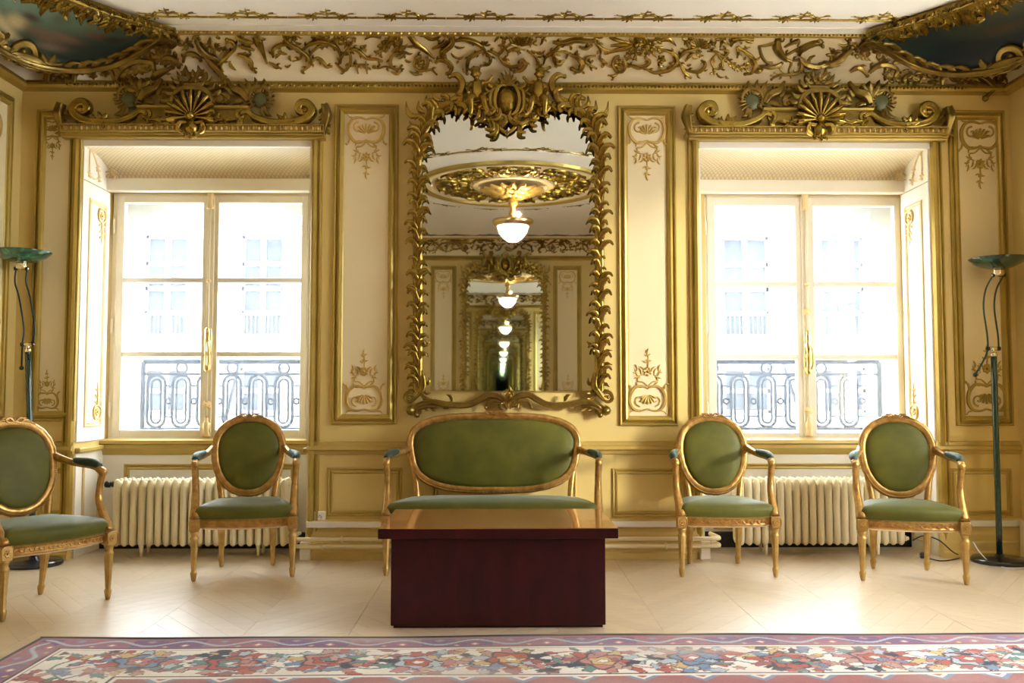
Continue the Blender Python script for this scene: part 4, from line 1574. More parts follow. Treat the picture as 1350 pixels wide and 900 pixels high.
def make_pelmet(xc, label):
    zb = z_at(182, YF - 0.08)
    pel = thing('window_pelmet', label, 'pelmet', (xc, YF, zb), group='carved gilt pelmets over the windows')
    # everything in local coordinates: x from the middle, y 0 on the wall (negative to the room), z 0 at the lower edge
    HW = 0.845
    m = MB()
    m.sweep_x([(0, 0.0), (-0.062, 0.0), (-0.066, 0.008), (-0.058, 0.010), (-0.058, 0.014), (-0.078, 0.016), (-0.082, 0.022), (-0.074, 0.024), (-0.074, 0.028), (-0.092, 0.031), (-0.098, 0.036), (-0.098, 0.040), (-0.086, 0.042), (-0.084, 0.072),
               (-0.095, 0.076), (-0.095, 0.082), (-0.04, 0.086), (0, 0.086)], -HW, HW)
    m.build('moulding', 'gilt_moulding', pel)
    m = MB()
    n = 48
    for i in range(n):
        x = -HW + 0.02 + (2 * HW - 0.04) * (i + 0.5) / n
        if abs(x) < 0.055:
            continue
        m.sphere((x, -0.088, 0.056), 0.0155, 8, 6, (0.72, 0.9, 1.05))
        m.box(x + 0.0160, x + 0.0190, -0.096, -0.08, 0.042, 0.072)
    o = m.build('egg_moulding', 'pale_gilding', pel, smooth=True)
    o['kind'] = 'stuff'
    m = MB()
    P = []
    # raised frieze board, higher in the middle
    top = [(-0.40, 0.088), (-0.37, 0.12), (-0.34, 0.19), (-0.12, 0.195), (0, 0.23), (0.12, 0.195), (0.34, 0.19), (0.37, 0.12), (0.40, 0.088)]
    for y in (0, -0.055):
        P.append([(x, y, z) for x, z in top])
    m.grid(P, flip=True)
    m.add([(x, -0.055, z) for x, z in top] + [(-0.40, -0.055, 0.08), (0.40, -0.055, 0.08)], [tuple(list(range(9)) + [10, 9])])
    m.build('board', 'bronze_gilding', pel, fix=True)
    for s in (-1, 1):
        m = MB()
        m.sweep_x([(-0.02, 0.185), (-0.07, 0.187), (-0.084, 0.194), (-0.086, 0.206), (-0.074, 0.212), (-0.02, 0.214)], min(s * 0.10, s * 0.36), max(s * 0.10, s * 0.36))
        m.build('cornice_strip', 'gilt_moulding', pel)

    def lm(y0):
        return lambda u, v, h: np.stack([u * KP, y0 - h * KP, (335 - v) * KP], -1)
    for s in (-1, 1):
        r = Relief(lm(-0.055))
        # long S scroll ending in a volute
        r.stroke([(s * 230, 215), (s * 262, 205), (s * 300, 232), (s * 370, 258), (s * 460, 262), (s * 540, 245), (s * 578, 205), (s * 560, 170), (s * 525, 165),
                  (s * 512, 195), (s * 535, 212), (s * 548, 198)], 40, (0.5, 0.7, 1, 1.1, 1.1, 1, 0.6), 0.8, 2)
        r.spiral((s * 232, 222), 26, 1.0, 90, s, 20)
        r.build('scroll', 'gilding', pel, smooth=True)
        r = Relief(lm(-0.075))
        for p, q, w in (((430, 262), (450, 215), 40), ((440, 265), (410, 225), 40), ((455, 265), (500, 235), 40), ((440, 260), (425, 300), 40), ((470, 262), (480, 225), 30)):
            r.leaf((s * p[0], p[1]), (s * q[0], q[1]), w, 0.1 * s, 0.6)
        r.build('scroll_leaves', 'gilding', pel, smooth=True)
        # end bracket of acanthus
        r = Relief(lm(-0.06))
        r.stroke([(s * 640, 170), (s * 650, 220), (s * 640, 270), (s * 632, 320)], 46, (0.8, 1, 0.7, 0.4), 0.9)
        for v in (180, 215, 250, 285):
            r.leaf((s * 640, v + 10), (s * 612, v + 34), 34, 0.2, 0.6)
            r.leaf((s * 640, v + 10), (s * 664, v + 34), 30, -0.2, 0.6)
        r.build('end_bracket', 'bronze_gilding', pel, smooth=True)
        # acanthus beside the shell
        r = Relief(lm(-0.06))
        for p, q, w, b_ in (((40, 285), (90, 240), 60, -0.3), ((60, 290), (150, 255), 55, -0.3), ((90, 300), (190, 285), 50, -0.25), ((130, 295), (210, 250), 44, -0.3),
                            ((60, 250), (130, 220), 36, 0.3), ((190, 270), (240, 240), 40, 0.3), ((200, 280), (225, 225), 30, 0.2)):
            r.leaf((s * p[0], p[1]), (s * q[0], q[1]), w, b_ * s, 0.7)
        r.build('acanthus', 'gilding', pel, smooth=True)
        # shell wing above the cornice strip
        r = Relief(lm(-0.05))
        a0, a1 = (215, -35) if s < 0 else (-35, 215)
        r.shell((s * 320, 140), 78, -40, 220, 15, 15, 0.9, 0.55)
        r.stroke([(s * 285, 170), (s * 268, 130), (s * 285, 92), (s * 330, 80), (s * 366, 105), (s * 372, 150)], 20, (0.6, 1, 0.6), 0.9)
        r.stroke([(s * 160, 40), (s * 190, 90), (s * 235, 110), (s * 262, 150)], 44, (0.3, 0.8, 1, 0.6), 0.8)
        for p, q, w in (((250, 120), (215, 60), 40), ((255, 110), (250, 45), 44), ((265, 105), (300, 40), 44), ((280, 100), (345, 45), 40), ((345, 175), (380, 225), 36), ((335, 180), (350, 235), 36),
                        ((240, 150), (190, 175), 40), ((170, 140), (130, 120), 34), ((165, 150), (120, 165), 34), ((180, 120), (150, 90), 34)):
            r.leaf((s * p[0], p[1]), (s * q[0], q[1]), w, 0.2 * s, 0.7)
        r.flower((s * 150, 145), 26, 6)
        r.build('shell_wing', 'bronze_gilding', pel, smooth=True)
        r = Relief(lm(-0.045))
        r.dome((s * 322, 140), 44, 10, 14)
        r.build('cabochon', 'green_dull', pel, smooth=True)
    # middle shell, mask drop and crown
    r = Relief(lm(-0.11))
    r.shell((0, 240), 130, -8, 188, 11, 30, 0.9, 0.12)
    r.dome((0, 238), 24, 30, 12)
    r.spiral((-14, 240), 20, 1, 0, 1, 12)
    r.build('shell', 'gilding', pel, smooth=True)
    r = Relief(lm(-0.10))
    r.dome((0, 295), 36, 26, 12, 1.1)
    for s in (-1, 1):
        r.stroke([(s * 10, 275), (s * 50, 270), (s * 62, 300), (s * 40, 320)], 26, (0.6, 1, 0.5), 0.8)
        r.leaf((s * 10, 300), (s * 30, 345), 30, 0.1, 0.7)
    r.leaf((0, 290), (0, 352), 40, 0, 0.7)
    r.build('mask_drop', 'gilding', pel, smooth=True)
    r = Relief(lm(-0.09))
    for s in (-1, 1):
        r.stroke([(0, 98), (s * 45, 102), (s * 85, 130), (s * 105, 175)], 26, (1, 1, 0.6), 0.9)
        r.stroke([(s * 10, 80), (s * 40, 84), (s * 60, 60)], 22, (0.8, 1, 0.5), 0.9, 2)
        for p, q, w in (((60, 100), (110, 70), 34), ((80, 120), (140, 110), 34), ((30, 60), (70, 20), 36), ((50, 70), (100, 45), 32), ((95, 140), (150, 150), 30), ((10, 40), (30, -10), 34)):
            r.leaf((s * p[0], p[1]), (s * q[0], q[1]), w, 0.2 * s, 0.7)
    r.stroke([(-44, 78), (0, 84), (44, 78)], 24, (0.8, 1, 0.8), 0.8)
    r.flower((0, 40), 34, 7)
    r.flower((-38, 22), 22, 6)
    r.flower((40, 20), 22, 6)
    r.build('crown', 'bronze_gilding', pel, smooth=True)
    return pel


pel1 = make_pelmet((OPEN[0][0] + OPEN[0][1]) / 2 - 0.005, 'carved gilt shell pelmet over the window beside the leaning floor lamp')
pel2 = copy_tree(pel1)
pel2.location.x = (OPEN[1][0] + OPEN[1][1]) / 2 + 0.005
pel2['label'] = 'carved gilt shell pelmet over the window next to the upright floor lamp'

# ================================================================== CORNER CEILING PAINTINGS
def bez(a, b, c, s):
    a, b, c = np.array(a), np.array(b), np.array(c)
    return (1 - s) ** 2 * a + 2 * s * (1 - s) * b + s * s * c


def make_painting(sx, label, palette):
    """sx -1: left corner, 1: right corner"""
    xw = XL if sx < 0 else XR
    def X(d):
        return xw - sx * d
    zlo, zc_ = ZCOVE0 + 0.015, ZC - 0.006
    A = [(X(0.05), YF - 1.15, zlo + 0.06), (X(0.0), YF - 0.02, zlo - 0.10), (X(0.86), YF - 0.06, zlo + 0.08)]
    Bt = [(X(0.40), YF - 1.25, zc_), (X(0.62), YF - 0.66, zc_), (X(1.08), YF - 0.36, zc_ - 0.012)]
    n, k = 90, 34
    P = np.zeros((n, k, 3))
    for i in range(n):
        s = i / (n - 1)
        lo, hi = bez(*A, s), bez(*Bt, s)
        for j in range(k):
            tm = 0.8 * (max(0.0, s - 0.8) / 0.2) ** 1.5
            t = tm + (1 - tm) * j / (k - 1)
            q = lo + (hi - lo) * t
            # hollow of the cove: keep close to the walls first, then sweep up
            q[0] = lo[0] + (hi[0] - lo[0]) * (1 - cos(t * pi / 2))
            q[1] = lo[1] + (hi[1] - lo[1]) * (1 - cos(t * pi / 2))
            q[2] = lo[2] + (hi[2] - lo[2]) * sin(t * pi / 2)
            P[i, j] = q
    root = thing('ceiling_painting', label, 'painting', (X(0.05), YF - 0.05, zlo))
    inv = Matrix.Translation(-root.location)
    m = MB()
    m.grid(P, flip=sx < 0)
    me = m.mesh('canvas', 'oil_paint', True)
    S_, T_ = np.meshgrid(np.linspace(0, 1, n), np.linspace(0, 1, k), indexing='ij')
    base = np.array(palette[0])
    col = np.ones((n, k, 3)) * base
    w = np.clip((T_ - 0.45) * 2.2, 0, 1)[:, :, None] * np.clip(1.25 - S_ * 1.2, 0, 1)[:, :, None]
    col = col * (1 - w) + np.array(palette[1]) * w
    rg = np.random.default_rng(5 if sx < 0 else 9)
    for c, (s0, t0, ls, lt, ang) in palette[2]:
        ds, dt = S_ - s0, (T_ - t0) * 0.6
        a = ds * cos(ang) + dt * sin(ang)
        b = -ds * sin(ang) + dt * cos(ang)
        d = np.exp(-((a / ls) ** 2 + (b / lt) ** 2) ** 1.5)[:, :, None]
        col = col * (1 - d) + np.array(c) * d
    for _ in range(40):
        s0, t0 = rg.random(2)
        d = 0.35 * np.exp(-(((S_ - s0) / 0.07) ** 2 + ((T_ - t0) / 0.05) ** 2))[:, :, None]
        col = col * (1 - d * rg.uniform(-0.5, 0.8))
    at_ = me.color_attributes.new('pattern', 'FLOAT_COLOR', 'POINT')
    rgba = np.ones((n * k, 4))
    rgba[:, :3] = np.clip(col.reshape(-1, 3), 0, 1)
    at_.data.foreach_set('color', rgba.ravel())
    o = link('canvas', me, root)
    o.matrix_parent_inverse = inv

    def sm(u, v, h):
        """u along 0..1000, v across 0..300 (0 low, 300 high) on the canvas, h off it"""
        s = np.clip(u / 1000.0, -0.08, 1.08)
        t = np.clip(v / 300.0, -0.15, 1.15)
        lo = np.stack([bez(*A, q) for q in s.ravel()]).reshape(*s.shape, 3)
        hi = np.stack([bez(*Bt, q) for q in s.ravel()]).reshape(*s.shape, 3)
        e = (1 - np.cos(np.clip(t, -0.2, 1.1) * pi / 2))[..., None]
        g = np.sin(np.clip(t, -0.2, 1.1) * pi / 2)[..., None]
        q = np.concatenate([lo[..., :2] + (hi - lo)[..., :2] * e, lo[..., 2:] + (hi - lo)[..., 2:] * g], -1)
        nrm = np.stack([-sx * (1 - 0.5 * t) * 0.6, -(1 - 0.5 * t) * 0.6, -0.3 - 0.6 * t], -1)
        return q + nrm * (h * 0.0011)[..., None]

    def pb(r, name, mt):
        o = r.build(name, mt, root, smooth=True)
        o.matrix_parent_inverse = inv
    # upper frame: leafy roll along the ceiling
    r = Relief(sm)
    r.stroke([(u, 306) for u in range(0, 1001, 50)], 26, (1, 1, 1), 1.0)
    pb(r, 'upper_moulding', 'gilding')
    for u in range(20, 1000, 62):
        r = Relief(sm)
        for k_, (du, dv) in enumerate(((40, 34), (-34, 30), (45, -20), (-40, -26), (5, 44), (10, -40), (-15, -34))):
            q = random.uniform(0.7, 1.5)
            r.leaf((u + random.uniform(-14, 14), 300), (u + du * 1.35 * q, 300 + dv * 1.5 * q), random.uniform(36, 58), random.uniform(-0.4, 0.4), 0.8)
        r.dome((u + random.uniform(-24, 24), 296 + random.uniform(-14, 14)), random.uniform(12, 20), 26)
        r.flower((u + 8, 300), 30, 6)
        r.stroke([(u - 25, 318), (u, 335), (u + 30, 322), (u + 24, 300)], 16, T1, 0.9, 2)
        pb(r, 'frame_foliage', 'gilding')
    # lower frame: long leaf and scrolls
    r = Relief(sm)
    r.stroke([(0, 10), (150, 14), (330, 6), (480, -8), (620, -4), (740, 8), (840, 40), (930, 120), (1010, 260)], 46, (0.7, 1, 1, 1, 1, 1, 0.6), 0.8)
    for u, v, du, dv in ((640, 0, 60, 50), (700, 10, 70, 50), (760, 20, 70, 60), (820, 50, 60, 70), (870, 80, 60, 80), (920, 130, 30, 90), (600, 0, 40, -50), (700, 0, 60, -50), (800, 20, 70, -40), (880, 70, 80, -20),
                         (940, 140, 70, 10), (980, 200, 60, 10)):
        r.leaf((u, v), (u + du, v + dv), 46, 0.25, 0.7)
    r.spiral((1000, 190), 60, 1.3, 40, -1, 34)
    pb(r, 'lower_scroll', 'bronze_gilding')
    r = Relief(sm)
    r.spiral((460, 40), 70, 1.4, 60, 1, 40)
    r.shell((460, 10), 80, 20, 160, 7, 26, 0.9)
    r.stroke([(380, -20), (420, 20), (520, 20), (560, -20)], 44, T1, 0.9, 3)
    r.spray((340, 30), 70, 8, w=44)
    r.spray((560, 10), 60, 7, w=40)
    r.spray((250, 20), 60, 7, w=40)
    pb(r, 'corner_scroll', 'bronze_gilding')
    return root


GREEN = ((0.026, 0.052, 0.038), (0.24, 0.36, 0.25), [
    ((0.18, 0.30, 0.22), (0.34, 0.80, 0.32, 0.12, 0.1)),
    ((0.50, 0.42, 0.22), (0.30, 0.42, 0.035, 0.17, 0.9)), ((0.52, 0.42, 0.2), (0.36, 0.50, 0.05, 0.06, 0.3)), ((0.45, 0.36, 0.18), (0.25, 0.30, 0.05, 0.05, 0)),
    ((0.05, 0.03, 0.02), (0.40, 0.62, 0.05, 0.03, -0.2)),
    ((0.16, 0.10, 0.06), (0.50, 0.46, 0.10, 0.04, -0.3)), ((0.20, 0.11, 0.08), (0.60, 0.50, 0.09, 0.03, -0.2)), ((0.17, 0.12, 0.09), (0.56, 0.34, 0.08, 0.03, 0.1)),
    ((0.14, 0.07, 0.06), (0.72, 0.62, 0.07, 0.03, -0.3)), ((0.09, 0.14, 0.09), (0.52, 0.72, 0.05, 0.06, 0)), ((0.03, 0.02, 0.02), (0.80, 0.60, 0.06, 0.03, 0)),
    ((0.10, 0.11, 0.05), (0.42, 0.12, 0.20, 0.05, 0)), ((0.015, 0.03, 0.03), (0.80, 0.25, 0.18, 0.2, 0))])
NAVY = ((0.008, 0.018, 0.022), (0.030, 0.050, 0.036), [
    ((0.006, 0.016, 0.030), (0.70, 0.30, 0.25, 0.2, 0)), ((0.05, 0.055, 0.03), (0.35, 0.80, 0.2, 0.07, 0.1)), ((0.05, 0.035, 0.02), (0.42, 0.55, 0.12, 0.04, 0.2)),
    ((0.02, 0.03, 0.02), (0.55, 0.7, 0.12, 0.06, -0.2)), ((0.008, 0.03, 0.03), (0.85, 0.5, 0.1, 0.1, 0))])
make_painting(-1, 'sea-green corner ceiling painting with pale reclining figures in a gilt frame', GREEN)
make_painting(1, 'dark blue-black corner ceiling painting in a gilt leaf frame', NAVY)

# ================================================================== WALL MIRROR
YM = YF - 0.05
mirror = thing('wall_mirror', 'tall gilt rococo mirror with carved cherub crest above the green settee', 'mirror', (MX, YF, z_at(540, YM)), group='facing gilt mirrors')
minv = Matrix.Translation(-mirror.location)


def mb_(r, name, mt, smooth=True, parent=None, fix=False):
    o = r.build(name, mt, parent or mirror, smooth, fix=fix)
    if parent is None:
        o.matrix_parent_inverse = minv
    return o


UC = 670.5
def top_path():
    z = [(88, 700), (100, 640), (108, 560), (128, 470), (168, 385), (225, 325), (300, 292), (380, 285), (450, 300), (515, 345), (560, 375), (620, 385)]
    return [(530 + a / 4.821, 80 + b / 4.821) for a, b in z]
side = [(551, v) for v in range(515, 230, -20)]
pathL = smooth_curve(side + top_path(), 5)
pathR = np.stack([2 * UC - pathL[:, 0], pathL[:, 1]], 1)
# silvered glass
outline = np.concatenate([pathL, pathR[::-1]])
fm = plane_map(YM + 0.005)
V = fm(outline[:, 0], outline[:, 1], np.zeros(len(outline)))
m = MB()
yb = YF - 0.002
m.add(V, [tuple(range(len(V)))])
Vb = V.copy()
Vb[:, 1] = yb
m.add(Vb, [])
nV = len(V)
m.f.extend([(i, (i + 1) % nV, nV + (i + 1) % nV, nV + i) for i in range(nV)])
mb_(m, 'silvered_glass', 'mirror_silver', False, fix=True)
for P_ in (pathL, pathR):
    r = Relief(plane_map(YM - 0.004))
    r.stroke(P_[::3], 12, (1, 1, 1, 0.9, 0.8), 0.55)
    r.stroke(P_[::3] + np.array([3.5 if P_ is pathR else -3.5, 0]), 6, (1, 1, 1), 0.6, kind='round', lift=1.5)
    mb_(r, 'frame_stem', 'gilding')
# acanthus leaves in four shapes, each leaf a piece of its own
def leaf_mesh(L, out, w, k):
    """local frame: +z along the stem, +x outwards, -y towards the room (metres)"""
    n = 10
    s = np.linspace(0, 1, n)
    ctrl = [(0, 0), (0.10 * out, 0.40 * L), (0.45 * out, 0.78 * L), (0.98 * out, 0.88 * L), (1.30 * out, 0.66 * L)]
    C = smooth_curve(ctrl, 3)
    s = np.linspace(0, 1, len(C))
    T = np.gradient(C, axis=0)
    T /= np.linalg.norm(T, axis=1)[:, None]
    N = np.stack([-T[:, 1], T[:, 0]], 1)
    W = w * 0.5 * np.sin(pi * (0.16 + 0.80 * s) ** 0.9) ** 0.7 * (1 - 0.25 * np.abs(np.sin(k * pi * s)) * (s < 0.95))
    a = np.array([-1, -0.55, 0, 0.55, 1])
    g = np.array([-0.3, 0.55, 0.15, 0.6, -0.2])
    XZ = C[:, None, :] + N[:, None, :] * (a[None, :] * W[:, None])[:, :, None]
    dep = 0.012 + 0.030 * np.sin(s * pi * 0.7) + 0.016 * s
    Y = -(dep[:, None] + g[None, :] * w * 0.45)
    P = np.stack([XZ[:, :, 0], Y, XZ[:, :, 1]], -1)
    m = MB()
    m.grid(P)
    Q = P.copy()
    Q[:, :, 1] += 0.008
    m.grid(Q, flip=True)
    return m.mesh('acanthus_leaf', 'gilding', True)
LM = [leaf_mesh(0.105, 0.052, 0.040, 3), leaf_mesh(0.095, 0.060, 0.036, 2), leaf_mesh(0.12, 0.045, 0.044, 4)]
def place_leaves(path, sgn):
    d = np.concatenate([[0], np.cumsum(np.linalg.norm(np.diff(path, axis=0), axis=1))])
    tot = d[-1]
    k = 0
    s = 6.0
    while s < tot - 12:
        u, v = np.interp(s, d, path[:, 0]), np.interp(s, d, path[:, 1])
        u2, v2 = np.interp(min(s + 4, tot), d, path[:, 0]), np.interp(min(s + 4, tot), d, path[:, 1])
        ang = math.atan2(u2 - u, -(v2 - v))          # lean of the stem from the vertical
        top = s > 300
        for side_ in (-1, 1):
            outward = (side_ == sgn)
            if not outward and s < 20:
                continue
            x, y, z = at(u, v + (5 if outward else 0), YM - 0.002)
            f = (1.0 if outward else 0.92) * random.uniform(0.85, 1.12) * (1.35 if top else 1.0)
            if 150 < s < 180 and outward:
                f *= 0.7
            o = link('acanthus_leaf', LM[k % 3], mirror, (x, y, z), (0, ang, 0), (side_ * f, f, f))
            o.matrix_parent_inverse = minv
            k += 1
        s += 13.5 if not top else 12.0
place_leaves(pathL, -1)
place_leaves(pathR, 1)

# lower rail
for s in (-1, 1):
    def bm_(u, v, h, s=s):
        uu = 530 + u / 5.0
        return plane_map(YM - 0.004)((uu if s < 0 else 2 * UC - uu), 380 + v / 5.0, h / 5.0)
    r = Relief(bm_)
    r.stroke([(700, 790), (655, 722), (575, 700), (510, 735), (430, 768), (300, 765), (200, 748), (120, 765), (60, 805)], 46, (0.6, 1, 0.9, 0.9, 0.9, 0.8), 0.8, 2)
    r.stroke([(690, 775), (640, 742), (580, 740), (552, 785)], 26, T1, 0.9, 2)
    mb_(r, 'lower_rail', 'bronze_gilding')
    r = Relief(bm_)
    r.stroke([(225, 780), (165, 768), (112, 790), (98, 835)], 46, T1, 0.8, 2)
    r.spiral((112, 805), 30, 1.1, 80, 1, 24)
    mb_(r, 'foot_scroll', 'bronze_gilding')
    for p, q, w in (((200, 770), (225, 810), 30), ((150, 770), (180, 805), 30), ((270, 765), (320, 775), 40), ((330, 745), (290, 700), 36), ((620, 730), (650, 690), 36), ((540, 720), (560, 690), 30), ((640, 760), (680, 800), 30)):
        r = Relief(bm_)
        r.leaf(p, q, w, 0.25, 0.7)
        mb_(r, 'rail_leaf', 'bronze_gilding')
    r = Relief(bm_)
    r.spiral((52, 722), 42, 1.2, 60, 1, 28)
    r.stroke([(70, 740), (110, 690), (140, 640), (128, 560), (90, 500)], 44, T1, 0.9)
    r.stroke([(95, 470), (70, 520), (78, 590), (120, 640), (130, 700)], 26, T1, 0.9)
    for p, q, w in (((90, 520), (20, 505), 34), ((85, 450), (20, 410), 34), ((100, 640), (40, 650), 40), ((80, 690), (30, 690), 40), ((130, 600), (170, 640), 34), ((140, 660), (190, 690), 34),
                    ((120, 360), (185, 350), 40), ((110, 380), (60, 350), 34), ((130, 700), (200, 720), 40), ((150, 640), (175, 590), 30), ((90, 600), (50, 570), 30)):
        r.leaf(p, q, w, 0.25, 0.7)
    r.flower((110, 590), 24, 6)
    mb_(r, 'corner_carving', 'gilding')
r = Relief(crop_map(530, 380, 5.0, plane_map(YM - 0.012)))
r.flower((705, 690), 34, 7)
for p, q, w in (((705, 780), (705, 700), 44), ((705, 780), (670, 720), 40), ((705, 780), (740, 720), 40), ((700, 770), (650, 760), 34), ((710, 770), (760, 760), 34), ((705, 690), (705, 640), 26)):
    r.leaf(p, q, w, 0.15, 0.8)
mb_(r, 'lower_palmette', 'gilding')

# crest: cartouche, scrolls, leaves and two cherubs
cm = crop_map(530, 80, 4.821, plane_map(YM - 0.03))
crest = link('crest', None, mirror, (UC and at(UC, 140, YM)[0], YM, at(UC, 140, YM)[2]))
crest.matrix_parent_inverse = minv
cinv = Matrix.Translation(-Vector(crest.location))
def cb(r, name, mt, smooth=True):
    o = r.build(name, mt, crest, smooth)
    o.matrix_parent_inverse = cinv
    return o
r = Relief(cm)
r.dome((668, 258), 62, 52, 20, 1.45)
cb(r, 'cartouche', 'gilding')
r = Relief(cm)
for s in (-1, 1):
    X_ = lambda x: 668 + s * x
    r.stroke([(X_(10), 160), (X_(48), 165), (X_(72), 210), (X_(78), 270), (X_(55), 330), (X_(10), 355)], 26, (0.6, 1, 1, 1, 0.7), 0.9)
    r.stroke([(X_(50), 170), (X_(95), 190), (X_(108), 250), (X_(98), 310), (X_(60), 350)], 24, T1, 0.9, 2)
    r.stroke([(X_(0), 350), (X_(40), 375), (X_(50), 420), (X_(20), 450), (X_(0), 462)], 22, T1, 0.9)
    r.spiral((X_(58), 140), 28, 1.2, 90, s, 18)
    r.stroke([(X_(20), 350), (X_(70), 360), (X_(130), 345)], 24, T1, 0.9, 2)
cb(r, 'cartouche_scrolls', 'gilding')
r = Relief(cm)
for a in (-70, -40, -14, 14, 40, 70):
    r.leaf((668, 150), (668 + 62 * sin(radians(a)), 150 - 88 * cos(radians(a))), 34, 0.1, 0.8)
cb(r, 'palmette', 'bronze_gilding')
r = Relief(cm)
r.leaf((668, 440), (668, 478), 26, 0, 0.8)
cb(r, 'drop_leaf', 'bronze_gilding')
for s in (-1, 1):
    X_ = lambda x: 668 + s * x
    r = Relief(cm)
    for p, q, w, b_ in (((60, 350), (85, 410), 36, -0.2), ((80, 350), (145, 405), 44, -0.3), ((100, 320), (160, 400), 44, -0.25), ((130, 320), (175, 360), 40, -0.3), ((150, 290), (200, 340), 40, -0.3), ((170, 285), (240, 345), 40, -0.3),
                        ((110, 240), (150, 300), 36, -0.2), ((120, 200), (165, 260), 34, -0.2), ((90, 170), (125, 120), 34, 0.2), ((100, 200), (140, 160), 30, 0.2)):
        r.leaf((X_(p[0]), p[1]), (X_(q[0]), q[1]), w, b_ * s, 0.8)
    cb(r, 'crest_leaves', 'gilding')
    r = Relief(cm)
    r.stroke([(X_(365), 100), (X_(320), 95), (X_(285), 135), (X_(290), 195), (X_(330), 245), (X_(390), 262)], 40, (0.4, 0.9, 1.1, 1.1, 1, 0.7), 0.9, 1)
    for p, q, w, b_ in (((320, 250), (410, 240), 44, 0.2), ((360, 265), (450, 265), 44, 0.2), ((290, 230), (360, 310), 40, -0.2), ((250, 280), (310, 350), 40, -0.2), ((410, 250), (470, 200), 36, 0.3), ((480, 300), (510, 230), 40, 0.3),
                        ((520, 330), (560, 260), 44, 0.3), ((540, 350), (640, 265), 48, 0.35), ((560, 420), (620, 390), 40, 0.2)):
        r.leaf((X_(p[0]), p[1]), (X_(q[0]), q[1]), w, b_ * s, 0.8)
    cb(r, 'shoulder_scroll', 'gilding')


def remeshed(mb, name, voxel, mt):
    me = mb.mesh(name + '_raw', mt, True)
    o = bpy.data.objects.new(name + '_raw', me)
    COL.objects.link(o)
    md = o.modifiers.new('remesh', 'REMESH')
    md.mode = 'VOXEL'
    md.voxel_size = voxel
    md2 = o.modifiers.new('smooth', 'SMOOTH')
    md2.iterations = 3
    md2.factor = 0.4
    dg = bpy.context.evaluated_depsgraph_get()
    dg.update()
    ev = o.evaluated_get(dg)
    out = bpy.data.meshes.new_from_object(ev)
    out.name = name
    bpy.data.objects.remove(o)
    out.polygons.foreach_set('use_smooth', [True] * len(out.polygons))
    if not out.materials:
        out.materials.append(MAT[mt])
    return out


def cherub():
    """seated winged child, local metres: x outwards from the cartouche, -y towards the room, z up; head top at 0.21"""
    m = MB()
    m.sphere((0.0, -0.05, 0.165), 0.030, 14, 10, (0.92, 1, 1.08))         # head
    m.sphere((-0.006, -0.079, 0.160), 0.006, 8, 6)                           # nose
    for s in (-1, 1):
        m.sphere((s * 0.029, -0.05, 0.160), 0.007, 8, 6)                     # ears
        m.sphere((s * 0.012, -0.072, 0.150), 0.010, 8, 6)                    # cheeks
    for k in range(9):
        a = k * 0.7
        m.sphere((0.02 * cos(a), -0.045 + 0.02 * sin(a), 0.188), 0.012, 8, 6)  # curls
    m.tube([(0, -0.045, 0.14), (0, -0.045, 0.115)], 0.015, 10)
    m.tube(smooth_curve([(0, -0.045, 0.125), (0.0, -0.045, 0.10), (0.004, -0.05, 0.06), (0.008, -0.05, 0.03)]), np.interp(np.linspace(0, 1, 19), [0, 0.25, 0.7, 1], [0.020, 0.034, 0.034, 0.03]), 12)
    # arms
    m.tube(smooth_curve([(0.026, -0.045, 0.115), (0.052, -0.055, 0.085), (0.055, -0.075, 0.055)], 5), np.interp(np.linspace(0, 1, 11), [0, 0.5, 1], [0.014, 0.012, 0.009]), 8)
    m.sphere((0.055, -0.08, 0.050), 0.011, 8, 6)
    m.tube(smooth_curve([(-0.026, -0.045, 0.115), (-0.055, -0.05, 0.105), (-0.085, -0.055, 0.125)], 5), np.interp(np.linspace(0, 1, 11), [0, 0.5, 1], [0.014, 0.012, 0.009]), 8)
    m.sphere((-0.09, -0.055, 0.13), 0.011, 8, 6)
    # legs
    m.tube(smooth_curve([(0.016, -0.05, 0.028), (0.045, -0.085, 0.012), (0.050, -0.08, -0.040), (0.058, -0.075, -0.085)], 5), np.interp(np.linspace(0, 1, 16), [0, 0.4, 0.7, 1], [0.026, 0.020, 0.016, 0.010]), 10)
    m.tube([(0.058, -0.075, -0.085), (0.068, -0.10, -0.092)], [0.011, 0.008], 8)
    m.tube(smooth_curve([(-0.010, -0.05, 0.028), (-0.026, -0.085, 0.0), (-0.030, -0.085, -0.045), (-0.048, -0.08, -0.085)], 5), np.interp(np.linspace(0, 1, 16), [0, 0.4, 0.7, 1], [0.026, 0.020, 0.016, 0.010]), 10)
    m.tube([(-0.048, -0.08, -0.085), (-0.058, -0.105, -0.09)], [0.011, 0.008], 8)
    return remeshed(m, 'cherub', 0.0042, 'gilding')
ch = cherub()
for s, (u, v) in ((-1, (632, 137)), (1, (707, 138))):
    x, y, z = at(u, v, YM - 0.04)
    o = link('cherub', ch, crest, (x, y, z), (0, s * 0.12, 0), (s * 1.12, 1.12, 1.12))
    o.matrix_parent_inverse = cinv
# the facing mirror on the back wall
mirror_b = copy_tree(mirror)
mirror_b.location = (MX, YB, mirror.location.z)
mirror_b.rotation_euler = (0, 0, pi)
mirror_b['label'] = 'facing gilt rococo mirror that appears only as a reflection in the mirror above the settee'

